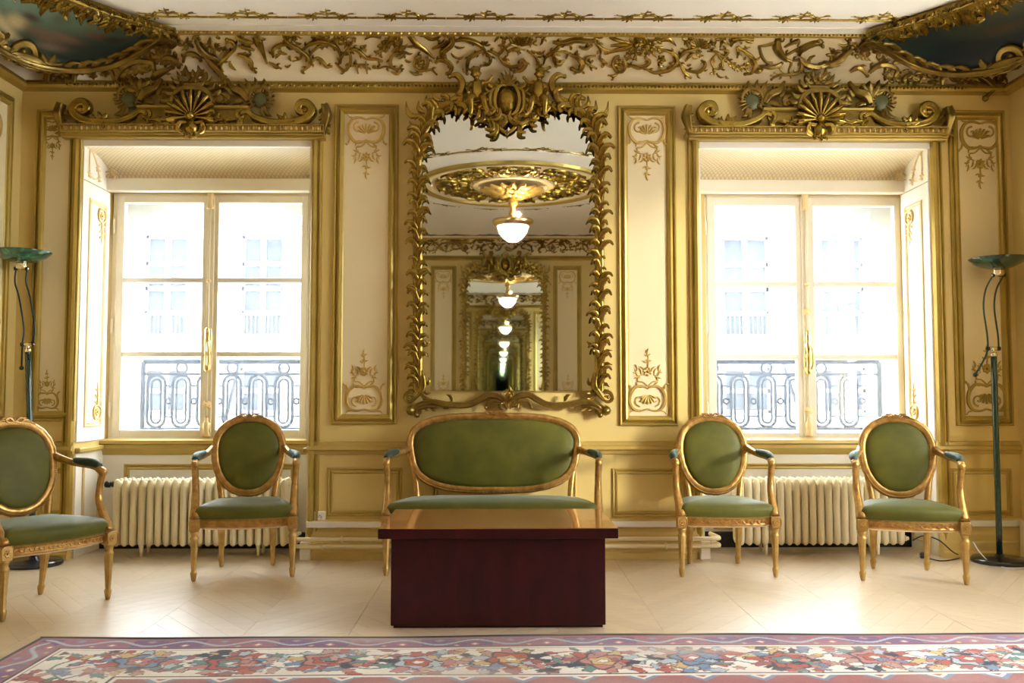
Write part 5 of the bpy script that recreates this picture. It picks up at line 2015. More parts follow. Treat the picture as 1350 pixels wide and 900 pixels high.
# ================================================================== ARMCHAIRS AND SETTEE
def make_seat(name, label, cat, half_w, rear_hw, back, legs_mid=False, group=None, front_y=-0.20, rear_y=0.155, arm_x=None):
    """local frame: faces -y, origin on the floor in the middle; back = (a, b, exponent, narrowing, centre z)"""
    root = thing(name, label, cat, group=group)
    a, b_, ex, nar, zc_ = back
    RK = radians(11)
    yb0 = rear_y + 0.005
    zbot = zc_ - b_

    def bp(x, s, d=0.0):
        """point of the raked back plane; s up from its lowest point, d towards the front"""
        return (x, yb0 + s * sin(RK) - d * cos(RK), zbot + s * cos(RK) + d * sin(RK) * -1)

    def outline(f, n=72):
        out = []
        for i in range(n):
            t = 2 * pi * i / n
            cx, sz = cos(t), sin(t)
            px = math.copysign(abs(cx) ** (2 / ex), cx)
            pz = math.copysign(abs(sz) ** (2 / ex), sz)
            w = 1 + nar * pz - 0.03 * nar
            out.append(((a - f) * px * w, b_ + (b_ - f) * pz))
        return np.array(out)
    # back frame
    O = outline(0.018)
    pts = np.array([bp(x, s, 0.006) for x, s in O])
    m = MB()
    m.tube(pts, [0.021 * (1 + 0.05 * sin(i * 2.1)) for i in range(len(pts))], 12, closed=True, groove=lambda t: 1 - 0.10 * cos(4 * t), up=(0, -cos(RK), -sin(RK)), flat=1.15)
    frame = m.build('back_frame', 'chair_gold', root, smooth=True)
    # beading run round the frame
    m = MB()
    O2 = outline(0.010, 170 if a < 0.3 else 280)
    for x, s in O2:
        m.sphere(bp(x, s, 0.026), 0.0042, 6, 4)
    e = m.build('frame_carving', 'chair_gold', frame, smooth=True)
    e['kind'] = 'stuff'
    # crest carving: two leaves, ribbon loops and a flower
    r = Relief(lambda u, v, h: np.stack([u * 0.001, -(0.03 + h * 0.001) + 0 * u + yb0 + (2 * b_) * sin(RK), zbot + 2 * b_ * cos(RK) - 0.010 + v * 0.001], -1))
    for s in (-1, 1):
        r.stroke([(s * 4, 4), (s * 28, 22), (s * 48, 12), (s * 30, -2), (s * 6, 2)], 9, (1, 1, 1), 0.9)
        r.leaf((s * 40, 6), (s * 88, -4), 18, 0.15 * s, 0.6)
        r.leaf((s * 30, 12), (s * 66, 18), 14, 0.15 * s, 0.6)
        r.leaf((s * 60, -2), (s * 110, -14), 14, 0.1 * s, 0.6)
    r.flower((0, 10), 15, 7)
    e = r.build('crest_carving', 'chair_gold', frame, smooth=True)
    # back cushion, domed, with a plain back panel
    O = outline(0.034)
    c0 = O.mean(0)
    P = []
    for f, d in ((1.0, 0.004), (0.985, 0.016), (0.95, 0.026), (0.86, 0.034), (0.7, 0.040), (0.45, 0.044), (0.2, 0.046), (0.01, 0.046)):
        P.append([bp(*(c0 + (q - c0) * f), d) for q in O])
    m = MB()
    m.grid(P, closed_v=True)
    P = [[bp(*(c0 + (q - c0) * f), -0.010) for q in O] for f in (1.0, 0.01)]
    m.grid(P, closed_v=True, flip=True)
    m.build('back_cushion', 'velvet', root, smooth=True, fix=True)
    m = MB()
    for x, s in outline(0.033, 130 if a < 0.3 else 220):
        m.sphere(bp(x, s, 0.012), 0.0032, 6, 4)
    e = m.build('back_nails', 'nail_brass', root, smooth=True)
    e['kind'] = 'stuff'
    # uprights from the rear legs to the back
    for s in (-1, 1):
        m = MB()
        pz = zbot + 2 * b_ * 0.30
        jx = float(np.interp(0.30 * 2 * b_, *zip(*sorted((p[1], p[0]) for p in outline(0.012) if p[0] > 0 and p[1] < b_))))
        m.tube(smooth_curve([(s * rear_hw, rear_y, 0.30), (s * rear_hw * 1.0, rear_y + 0.004, 0.38), (s * (rear_hw * 0.55 + jx * 0.45), yb0 + 0.012, zbot + 0.06), bp(s * jx, 0.30 * 2 * b_, 0.0)], 5),
               [0.021] * 6 + [0.019] * 5 + [0.017] * 5, 10, groove=lambda t: 1 - 0.08 * cos(4 * t))
        m.build('upright', 'chair_gold', root, smooth=True)
    # seat outline
    def seat_outline(f=0.0, n=24):
        fw, rw, fy, ry = half_w - 0.004 - f, rear_hw + 0.055 - f, front_y + 0.004 + f, rear_y + 0.022 - f
        out = []
        for i in range(n + 1):                       # front edge, bowed
            s = i / n
            out.append((-fw + 2 * fw * s, fy - 0.042 * sin(pi * s) ** 0.8))
        for i in range(1, n + 1):
            s = i / n
            out.append((fw + (rw - fw) * s + 0.012 * sin(pi * s), fy + (ry - fy) * s))
        for i in range(1, n + 1):
            s = i / n
            out.append((rw - 2 * rw * s, ry))
        for i in range(1, n):
            s = i / n
            out.append((-(rw + (fw - rw) * s + 0.012 * sin(pi * s)), ry + (fy - ry) * s))
        return np.array(out)
    Z0, Z1 = 0.290, 0.338
    O = seat_outline()
    Oi = seat_outline(0.03)
    P = [[(x, y, Z0 + 0.004) for x, y in Oi], [(x, y, Z0) for x, y in seat_outline(0.008)], [(x, y, Z0 + 0.008) for x, y in O], [(x, y, Z0 + 0.016) for x, y in seat_outline(0.004)],
         [(x, y, Z1 - 0.014) for x, y in seat_outline(0.004)], [(x, y, Z1 - 0.006) for x, y in O], [(x, y, Z1) for x, y in seat_outline(0.006)], [(x, y, Z1) for x, y in Oi]]
    m = MB()
    m.grid(P, closed_v=True)
    rail = m.build('seat_rail', 'chair_gold', root, smooth=False, fix=True)
    # carved foliage along the front rail
    r = Relief(lambda u, v, h: np.stack([u * 0.001, front_y + 0.006 - 0.042 * np.sin(pi * np.clip((u * 0.001 + half_w) / (2 * half_w), 0.001, 0.999)) ** 0.8 - h * 0.001, 0.314 + v * 0.001], -1))
    hw = int(half_w * 1000) - 40
    for k, u in enumerate(range(-hw, hw, 22)):
        s = 1 if k % 2 else -1
        if u < 0:
            r.leaf((u + 22, -s * 5), (u, s * 9), 13, 0.25 * s, 0.6)
        else:
            r.leaf((u, -s * 5), (u + 22, s * 9), 13, 0.25 * s, 0.6)
    r.flower((0, 0), 15, 7)
    e = r.build('rail_carving', 'chair_gold', rail, smooth=True)
    e['kind'] = 'stuff'
    m = MB()
    O3 = seat_outline(0.02)
    m.add([(x, y, Z0 - 0.002 - 0.012) for x, y in O3 * 0.86] + [(x, y, Z0 + 0.003) for x, y in O3], [tuple(reversed(range(len(O3))))] + [(i, (i + 1) % len(O3), len(O3) + (i + 1) % len(O3), len(O3) + i) for i in range(len(O3))])
    m.build('seat_webbing', 'webbing', root, fix=True)
    # seat cushion
    P = []
    for f, z in ((0.010, Z1 - 0.002), (0.004, Z1 + 0.02), (-0.002, Z1 + 0.042), (0.004, Z1 + 0.060), (0.020, Z1 + 0.074)):
        P.append([(x, y, z) for x, y in seat_outline(f)])
    base = seat_outline(0.020)
    cc = base.mean(0)
    for g, z in ((0.85, 0.083), (0.65, 0.090), (0.4, 0.095), (0.15, 0.097), (0.005, 0.097)):
        P.append([(*(cc + (q - cc) * g), Z1 + z) for q in base])
    m = MB()
    m.grid(P, closed_v=True)
    m.build('seat_cushion', 'velvet', root, smooth=True, fix=True)
    m = MB()
    O4 = seat_outline(0.004, 60 if half_w < 0.4 else 110)
    for x, y in O4[:int(len(O4) * 0.5)]:
        m.sphere((x, y - 0.001, Z1 + 0.002), 0.0034, 6, 4)
    for x, y in O4[int(len(O4) * 0.76):]:
        m.sphere((x, y, Z1 + 0.002), 0.0034, 6, 4)
    e = m.build('seat_nails', 'nail_brass', root, smooth=True)
    e['kind'] = 'stuff'
    # legs
    LEG = [(0.0095, 0.0), (0.013, 0.008), (0.0165, 0.030), (0.0185, 0.044), (0.0165, 0.050), (0.0135, 0.056), (0.0140, 0.062), (0.0155, 0.09), (0.0175, 0.13), (0.0195, 0.17), (0.0215, 0.21), (0.0220, 0.226),
           (0.0245, 0.232), (0.0250, 0.238), (0.0200, 0.244), (0.0180, 0.252), (0.0220, 0.262), (0.0250, 0.268), (0.0250, 0.274), (0.02, 0.28)]
    xs = [(-half_w + 0.002, front_y), (half_w - 0.002, front_y)] + ([(0.0, front_y - 0.03)] if legs_mid else [])
    for x, y in xs:
        m = MB()
        m.lathe(LEG, 32, (x, y, 0), flute=(8, 0.16, 0.06, 0.225))
        m.bbox(x - 0.027, x + 0.027, y - 0.027, y + 0.027, 0.278, 0.342, 0.003)
        leg = m.build('leg', 'leg_gold', root, smooth=False)
        for fi, pf in enumerate(leg.data.polygons):
            pf.use_smooth = fi < 32 * 19
        r = Relief(lambda u, v, h: np.stack([x + u * 0.001, y - 0.027 - h * 0.001 + 0 * u, 0.310 + v * 0.001], -1))
        r.flower((0, 0), 18, 8)
        r.stroke([(-23, -27), (23, -27), (23, 27), (-23, 27), (-23, -27)], 5, (1, 1), 0.6, kind='round')
        r.build('block_rosette', 'chair_gold', leg, smooth=True)
    for s in (-1, 1):
        m = MB()
        m.lathe(LEG, 32, (0, 0, 0), flute=(8, 0.16, 0.06, 0.225))
        for V in m.v:                                # rear legs rake backwards
            V[:, 1] += rear_y + (0.28 - V[:, 2]) * 0.16
            V[:, 0] += s * rear_hw
        m.bbox(s * rear_hw - 0.024, s * rear_hw + 0.024, rear_y - 0.022, rear_y + 0.026, 0.278, 0.342, 0.003)
        m.build('leg', 'leg_gold', root, smooth=True)
    # arms
    ax = arm_x or half_w + 0.012
    for s in (-1, 1):
        jx = float(max(p[0] for p in outline(0.012)))
        pz = 0.60 * 2 * b_ if a < 0.3 else 0.55 * 2 * b_
        A0 = np.array(bp(s * jx * 0.99, pz, 0.0))
        A = smooth_curve([A0, (s * (jx * 0.45 + ax * 0.55), 0.085, 0.682), (s * ax, -0.03, 0.668), (s * ax, -0.105, 0.645)], 7)
        m = MB()
        m.tube(A, np.interp(np.linspace(0, 1, len(A)), [0, 0.3, 0.8, 1], [0.022, 0.016, 0.018, 0.021]), 12, groove=lambda t: 1 - 0.10 * cos(4 * t), up=(0, 0, 1))
        m.sphere((s * ax, -0.112, 0.640), 0.023, 12, 8, (0.95, 1, 1))
        arm = m.build('arm', 'chair_gold', root, smooth=True)
        m = MB()
        k0, k1 = int(len(A) * 0.34), int(len(A) * 0.93)
        B = A[k0:k1] + np.array([0, 0, 0.014])
        rad = 0.024 * np.sin(np.linspace(0.28, pi - 0.28, len(B))) ** 0.35
        m.tube(B, rad, 14, up=(0, 0, 1), flat=1.05)
        m.build('arm_pad', 'arm_velvet', arm, smooth=True)
        m = MB()
        C = smooth_curve([(s * ax, -0.112, 0.635), (s * (ax - 0.003), -0.094, 0.57), (s * (half_w + 0.006), -0.096, 0.49), (s * (half_w + 0.002), -0.145, 0.415), (s * (half_w - 0.002), front_y + 0.004, 0.345)], 7)
        m.tube(C, np.interp(np.linspace(0, 1, len(C)), [0, 0.35, 0.75, 1], [0.017, 0.0165, 0.021, 0.027]), 16, groove=lambda t: 1 - 0.13 * cos(6 * t), up=(0, -1, 0))
        m.build('arm_support', 'chair_gold', root, smooth=True)
    return root


CH_BACK = (0.216, 0.245, 2.25, 0.10, 0.675)
chair = make_seat('armchair', 'gilt medallion armchair in green velvet turned towards the settee, before a radiator', 'armchair', 0.270, 0.150, CH_BACK, group='gilt green velvet armchairs')


def place(o, x, y, deg):
    o.location = (x, y, 0)
    o.rotation_euler = (0, 0, radians(deg))


def fit(o, fx0, fy0, fx1, fy1):
    """put the chair so that its front feet stand at these two floor points"""
    ang = math.atan2(fy1 - fy0, fx1 - fx0)
    cx, cy = (fx0 + fx1) / 2, (fy0 + fy1) / 2
    o.location = (cx + 0.20 * -sin(ang), cy + 0.20 * cos(ang), 0)
    o.rotation_euler = (0, 0, ang)


def foot(u, v):
    return atz(u, v, 0)[:2]


chairs = [chair] + [copy_tree(chair) for _ in range(3)]
fit(chairs[0], *foot(253, 766), *foot(387, 760))
fit(chairs[1], *foot(897, 760), *foot(1025, 760))
fit(chairs[2], *foot(1135, 765), *foot(1277, 771))
fit(chairs[3], *foot(4, 819), *foot(141, 790))
chairs[1]['label'] = 'gilt medallion armchair in green velvet facing straight out, between the settee and the other window'
chairs[2]['label'] = 'gilt medallion armchair in green velvet, angled, next to the upright floor lamp'
chairs[3]['label'] = 'gilt medallion armchair in green velvet seen from its side, before the leaning lamp'

settee = make_seat('settee', 'two-seat gilt settee in green velvet below the large mirror, behind the coffee table', 'settee', 0.615, 0.47,
                   (0.535, 0.248, 3.1, 0.075, 0.685), legs_mid=True, arm_x=0.625)
fit(settee, *foot(509, 759), *foot(789, 759))

# ================================================================== COFFEE TABLE
TX0, TX1 = atz(514, 829, 0)[0], atz(798, 827, 0)[0]
TYF = 4.14
ZTT = 0.445
table = thing('coffee_table', 'boxy dark mahogany coffee table with a glossy overhanging top before the settee', 'coffee table', ((TX0 + TX1) / 2, TYF + 0.31, 0), radians(0.35))
hw, D2 = (TX1 - TX0) / 2, 0.31
m = MB()
m.bbox(-hw, hw, -D2, D2, 0.012, ZTT - 0.044, 0.003)
m.build('body', 'mahogany', table)
m = MB()
m.box(-hw + 0.012, hw - 0.012, -D2 + 0.012, D2 - 0.012, 0, 0.012)
m.build('plinth', 'mahogany', table)
m = MB()
m.bbox(-hw - 0.055, hw + 0.055, -D2 - 0.035, D2 + 0.035, ZTT - 0.044, ZTT, 0.003)
top = m.build('top', 'mahogany', table)
m = MB()
e = hw + 0.055
m.bbox(-e + 0.003, e - 0.003, -D2 - 0.032, D2 + 0.032, ZTT, ZTT + 0.0015, 0.0005)
m.build('top_veneer', 'mahogany_top', top)
for s in (-1, 1):
    m = MB()
    xa, xb = sorted((s * (e - 0.15), s * (e - 0.115)))
    m.box(xa, xb, -D2 - 0.031, D2 + 0.031, ZTT + 0.0013, ZTT + 0.0022)
    m.build('inlay_band', 'inlay', top)

# ================================================================== RUG
RX0, RX1, RY1, RY0 = -1.93, 2.95, 3.975, 1.10
rug_rz = 0.008
nx = 860
ysv = np.concatenate([np.linspace(RY0, 2.95, 14, endpoint=False), np.linspace(2.95, RY1, 190)])
xsv = np.linspace(RX0, RX1, nx)
GX, GY = np.meshgrid(xsv, ysv, indexing='ij')
wob = 0.010 * np.sin(GX * 2.3) + 0.006 * np.sin(GX * 6.1 + 1)
edge = np.clip((GY - (RY1 - 0.4)) / 0.4, 0, 1)
YY = GY + wob * edge
ZZ = 0.009 + 0.0012 * np.sin(GX * 5.0 + GY * 3) + 0.006 * np.exp(-((RY1 - GY) / 0.02) ** 2) * np.clip(np.sin(GX * 1.7 + 0.6) ** 9, 0, 1)
d = np.minimum(RY1 - GY, GX - RX0)                # distance from the nearer woven edge
along = np.where(RY1 - GY < GX - RX0, GX, GY)
C_ = np.zeros((*d.shape, 3))
CREAM, RED, ROSE, NAV, BLUE, TEAL, PALE, DARK, PURP, GOLD_ = [np.array(c) for c in (
    (0.80, 0.76, 0.68), (0.45, 0.085, 0.055), (0.50, 0.20, 0.17), (0.020, 0.030, 0.06), (0.16, 0.25, 0.40), (0.12, 0.25, 0.22), (0.42, 0.50, 0.56), (0.035, 0.02, 0.03), (0.17, 0.07, 0.18), (0.60, 0.42, 0.17))]
C_[:] = CREAM
def paint(mask, c):
    C_[mask] = c
B0, B1, B2, B3 = 0.020, 0.155, 0.185, 0.53
inb = (d > B0) & (d <= B1)
paint(d <= B0, DARK * 1.3)
paint(inb, PURP)
ph = np.mod(along / 0.30, 1.0)
v1 = (d - B0) / (B1 - B0)
seg = np.floor(along / 0.30)
paint(inb & (np.mod(seg, 2) == 0), np.array((0.30, 0.12, 0.17)))
wave = 0.5 + 0.27 * np.sin(2 * pi * ph)
paint(inb & (np.abs(v1 - wave) < 0.075), PALE * 0.9)
for c0, c1, rr, col in ((0.25, 0.30, 0.17, BLUE), (0.25, 0.30, 0.09, ROSE), (0.75, 0.70, 0.17, ROSE), (0.75, 0.70, 0.09, CREAM), (0.5, 0.2, 0.10, RED), (0.0, 0.8, 0.10, TEAL), (0.5, 0.85, 0.09, GOLD_)):
    dx = (np.abs(ph - c0) * 0.30) / 0.135
    q = np.abs(dx) + np.abs(v1 - c1)
    paint(inb & (q < rr), col)
paint((d > B0) & (d < B0 + 0.012), ROSE * 0.8)
paint((d > B1 - 0.012) & (d <= B1), np.array((0.30, 0.10, 0.12)))
paint((d > B1) & (d <= B1 + 0.010), DARK)
paint((d > B1 + 0.010) & (d <= B2 - 0.006), CREAM * 1.05)
paint((d > B2 - 0.006) & (d <= B2), np.array((0.25, 0.10, 0.12)))
mainb = (d > B2) & (d <= B3)
v2 = (d - B2)
hgt = B3 - B2
rg = np.random.default_rng(3)
pal = [RED, ROSE, BLUE, TEAL, GOLD_, NAV, PALE, np.array((0.34, 0.10, 0.10)), np.array((0.50, 0.30, 0.24))]
def blob(cx, cy, rx, ry, ang, col, left=False):
    if left:
        sl = np.s_[0:np.searchsorted(xsv, RX0 + 0.7)]
        A, V = GY[sl] - cx, v2[sl] - cy
        ok = (RY1 - GY[sl] >= GX[sl] - RX0) & mainb[sl]
    else:
        i0, i1 = np.searchsorted(xsv, (cx - rx - ry, cx + rx + ry))
        sl = np.s_[max(i0, 0):min(i1, nx)]
        A, V = along[sl] - cx, v2[sl] - cy
        ok = (RY1 - GY[sl] < GX[sl] - RX0) & mainb[sl]
    p = A * cos(ang) + V * sin(ang)
    q = -A * sin(ang) + V * cos(ang)
    th = np.arctan2(q / ry, p / rx)
    R_ = np.hypot(p / rx, q / ry) * (1 + 0.16 * np.cos(5 * th))
    sub = C_[sl]
    sub[(R_ < 1.16) & ok] = DARK * 2.2
    sub[(R_ < 1.0) & ok] = col
# vines
x = RX0
for amp, phs, col in ((0.10, 0.0, TEAL), (0.11, 1.6, ROSE), (0.08, 3.2, BLUE)):
    wv = hgt * 0.5 + amp * np.sin(along * 2 * pi / 0.62 + phs)
    paint(mainb & (np.abs(v2 - wv) < 0.007), col)
k = 0
x = RX0 + 0.2
while x < RX1:
    cy = hgt * (0.5 + 0.05 * (-1) ** k)
    main = [ROSE, BLUE, RED, ROSE, PALE, RED][k % 6]
    second = [GOLD_, ROSE, TEAL, RED, RED, GOLD_][k % 6]
    for j in range(10):
        a_ = j * 2 * pi / 10 + 0.2
        blob(x + 0.118 * cos(a_), cy + 0.105 * sin(a_), 0.042, 0.024, a_, pal[(j * 2 + k) % len(pal)])
    blob(x, cy, 0.088, 0.076, 0.2 * k, main)
    blob(x, cy, 0.052, 0.045, 0.5, second)
    blob(x, cy, 0.020, 0.017, 0, CREAM)
    for j in range(34):
        bx, by = x + rg.uniform(-0.19, 0.19) + 0.19, rg.uniform(0.015, hgt - 0.015)
        blob(bx, by, rg.uniform(0.020, 0.042), rg.uniform(0.012, 0.024), rg.uniform(0, pi), pal[rg.integers(len(pal))])
    x += 0.36
    k += 1
for j in range(90):
    blob(rg.uniform(2.9, 3.95), rg.uniform(0.015, hgt - 0.015), rg.uniform(0.020, 0.045), rg.uniform(0.012, 0.024), rg.uniform(0, pi), pal[rg.integers(len(pal))], True)
paint((d > B3) & (d <= B3 + 0.012), DARK)
paint((d > B3 + 0.012) & (d <= B3 + 0.03), CREAM)
fieldm = d > B3 + 0.03
paint(fieldm, np.array((0.36, 0.11, 0.11)))
ph2 = np.mod(GX / 0.22, 1) - 0.5
pv2 = np.mod(GY / 0.22, 1) - 0.5
q2 = np.abs(ph2) + np.abs(pv2)
paint(fieldm & (q2 < 0.30), BLUE)
paint(fieldm & (q2 < 0.18), CREAM)
paint(fieldm & (q2 < 0.09), RED)
# wear
for _ in range(60):
    cx, cy = rg.uniform(RX0, RX1), rg.uniform(2.95, RY1)
    w_ = (0.25 * np.exp(-(((GX - cx) / 0.2) ** 2 + ((GY - cy) / 0.06) ** 2)))[:, :, None]
    C_ = C_ * (1 - w_) + np.array((0.50, 0.42, 0.36)) * w_
m = MB()
P = np.stack([GX, YY, ZZ], -1)
m.grid(P, flip=True)
me = m.mesh('pile', 'rug_wool', True)
at_ = me.color_attributes.new('pattern', 'FLOAT_COLOR', 'POINT')
rgba = np.ones((nx * len(ysv), 4))
rgba[:, :3] = C_.reshape(-1, 3)
at_.data.foreach_set('color', rgba.ravel())
rug = thing('oriental_rug', 'large oriental rug with cream floral border in red and blue on the parquet', 'rug', (0, 0, 0), rug_rz)
link('pile', me, rug)
m = MB()
m.box(RX0 + 0.01, RX1 - 0.01, RY0 + 0.01, RY1 - 0.03, 0.0005, 0.006)
m.build('backing', 'rug_backing', rug)
m = MB()
m.tube([(x_, RY1 + 0.010 * sin(x_ * 2.3) + 0.006 * sin(x_ * 6.1 + 1), 0.0065) for x_ in np.linspace(RX0, RX1, 300)], 0.0065, 6)
m.build('selvedge', 'rug_backing', rug, smooth=True)

# ================================================================== RADIATORS AND PIPES
def radiator_section_mesh():
    """one cast section with three round columns, width along x, from the floor gap to the top"""
    m = MB()
    z0, z1, w = 0.075, 0.475, 0.0225
    for yc in (-0.062, 0.0, 0.062):
        P = []
        for z, f in ((z0 - 0.012, 0.30), (z0 - 0.004, 0.72), (z0 + 0.010, 0.95), (z0 + 0.03, 1.0), (z1 - 0.035, 1.0), (z1 - 0.010, 0.92), (z1 + 0.010, 0.68), (z1 + 0.020, 0.25)):
            P.append([(w * f * cos(t), yc + 0.0285 * f * sin(t), z) for t in np.arange(12) * 2 * pi / 12])
        m.grid(P, closed_v=True)
        o_ = m.n - 8 * 12
        m.f.append(tuple(o_ + i for i in reversed(range(12))))
        m.f.append(tuple(o_ + 84 + i for i in range(12)))
    for z in (z0 + 0.012, z1 - 0.016):
        m.tube([(0, -0.075, z), (0, 0.075, z)], 0.019, 10)
        m.tube([(-0.0265, 0, z), (0.0265, 0, z)], 0.018, 10)
    return m.mesh('radiator_section', 'radiator_paint', True)


RSM = radiator_section_mesh()


def make_radiator(u0, u1, label):
    Y = 6.03
    x0, x1 = at(u0, 680, Y - 0.09)[0], at(u1, 680, Y - 0.09)[0]
    n = int(round((x1 - x0) / 0.0525))
    root = thing('radiator', label, 'radiator', ((x0 + x1) / 2, Y, 0), group='cast iron radiators')
    step = (x1 - x0) / n
    for i in range(n):
        link('radiator_section', RSM, root, (-(x1 - x0) / 2 + (i + 0.5) * step, 0, 0.0))
    for i in (3, n - 4):
        x = -(x1 - x0) / 2 + (i + 0.5) * step
        for y in (-0.062, 0.062):
            m = MB()
            m.tube([(x, y, 0.07), (x + 0.004, y - 0.006, 0.02), (x + 0.002, y - 0.01, 0.0)], [0.017, 0.010, 0.008], 8)
            m.build('foot', 'radiator_paint', root, smooth=True)
    for s, z in ((-1, 0.455), (1, 0.095)):
        m = MB()
        xe = s * (x1 - x0) / 2
        m.tube([(xe, 0, z), (xe + s * 0.05, 0, z)], 0.012, 10)
        m.tube([(xe + s * 0.022, 0, z), (xe + s * 0.034, 0, z)], 0.019, 8)
        m.build('valve_body', 'black_plastic' if s < 0 else 'pipe_paint', root, smooth=True)
    m = MB()
    xe = -(x1 - x0) / 2 - 0.04
    m.lathe([(0.010, 0), (0.021, 0.004), (0.021, 0.03), (0.015, 0.036)], 14, (xe, -0.01, 0.455), axis=(-1, 0, 0))
    m.build('valve_knob', 'black_plastic', root, smooth=True)
    return root


make_radiator(146, 378, 'cream cast-iron radiator below the window beside the leaning floor lamp')
make_radiator(973, 1195, 'cream cast-iron radiator below the window next to the upright floor lamp')

xl, xr = OPEN[0][1], OPEN[1][0]
YP = YF - 0.10
for k, v in enumerate((710.5, 720.0)):
    z = z_at(v, YP)
    r_ = 0.0145
    o = thing('heating_pipe', ('upper' if k == 0 else 'lower') + ' of the two cream heating pipes along the skirting under the mirror', 'pipe', (0, YP, z))
    inv = Matrix.Translation((0, -YP, -z))
    pts = [(xl - 0.07, 5.99, z + 0.01), (xl - 0.085, YP + 0.05, z + 0.008), (xl - 0.06, YP + 0.01, z + 0.003), (xl + 0.02, YP, z), (xl + 0.3, YP, z), (0, YP, z), (xr - 0.3, YP, z), (xr - 0.02, YP, z), (xr + 0.06, YP + 0.01, z), (xr + 0.085, YP + 0.05, z), (xr + 0.07, 5.99, z)]
    m = MB()
    m.tube(smooth_curve(pts, 6), r_, 10)
    p = m.build('tube', 'pipe_paint', o, smooth=True)
    p.matrix_parent_inverse = inv
    for x in (xl + 0.12 + 0.12 * (1 - k), xr - 0.16 - 0.1 * k, 0.0):
        m = MB()
        m.tube([(x - 0.008, YP, z), (x + 0.008, YP, z)], r_ + 0.004, 10)
        m.tube([(x, YP, z), (x, YF - 0.055, z)], 0.006, 8)
        m.tube([(x, YP, z - 0.02), (x, YP, z + 0.02)], 0.005, 8)
        p = m.build('bracket', 'pipe_paint', o, smooth=True)
        p.matrix_parent_inverse = inv
for x in (xl + 0.005, xr - 0.005):
    m = MB()
    m.bbox(x - 0.032, x + 0.032, YF - 0.085, YF - 0.052, 0.0, 0.115, 0.006)
    m.build('plinth_block', 'white_plastic', bf)

# wall socket
sx_, _, sz_ = at(422, 681, YF)
sock = thing('wall_socket', 'square white wall socket just above the skirting ledge', 'socket', (sx_, YF, sz_))
m = MB()
m.bbox(-0.036, 0.036, -0.012, 0.0, -0.036, 0.036, 0.004)
m.build('plate', 'white_plastic', sock)
m = MB()
m.lathe([(0.019, 0.0), (0.021, 0.004), (0.017, 0.004), (0.016, 0.0005)], 20, (0, -0.0118, 0), axis=(0, -1, 0))
m.build('socket_ring', 'white_plastic', sock, smooth=True)
for dx, dz in ((-0.008, 0), (0.008, 0), (0, 0.009)):
    m = MB()
    m.lathe([(0.0025, 0), (0.0025, 0.0025)], 10, (dx, -0.0122, dz), axis=(0, -1, 0))
    m.build('pin_hole', 'black_plastic', sock)

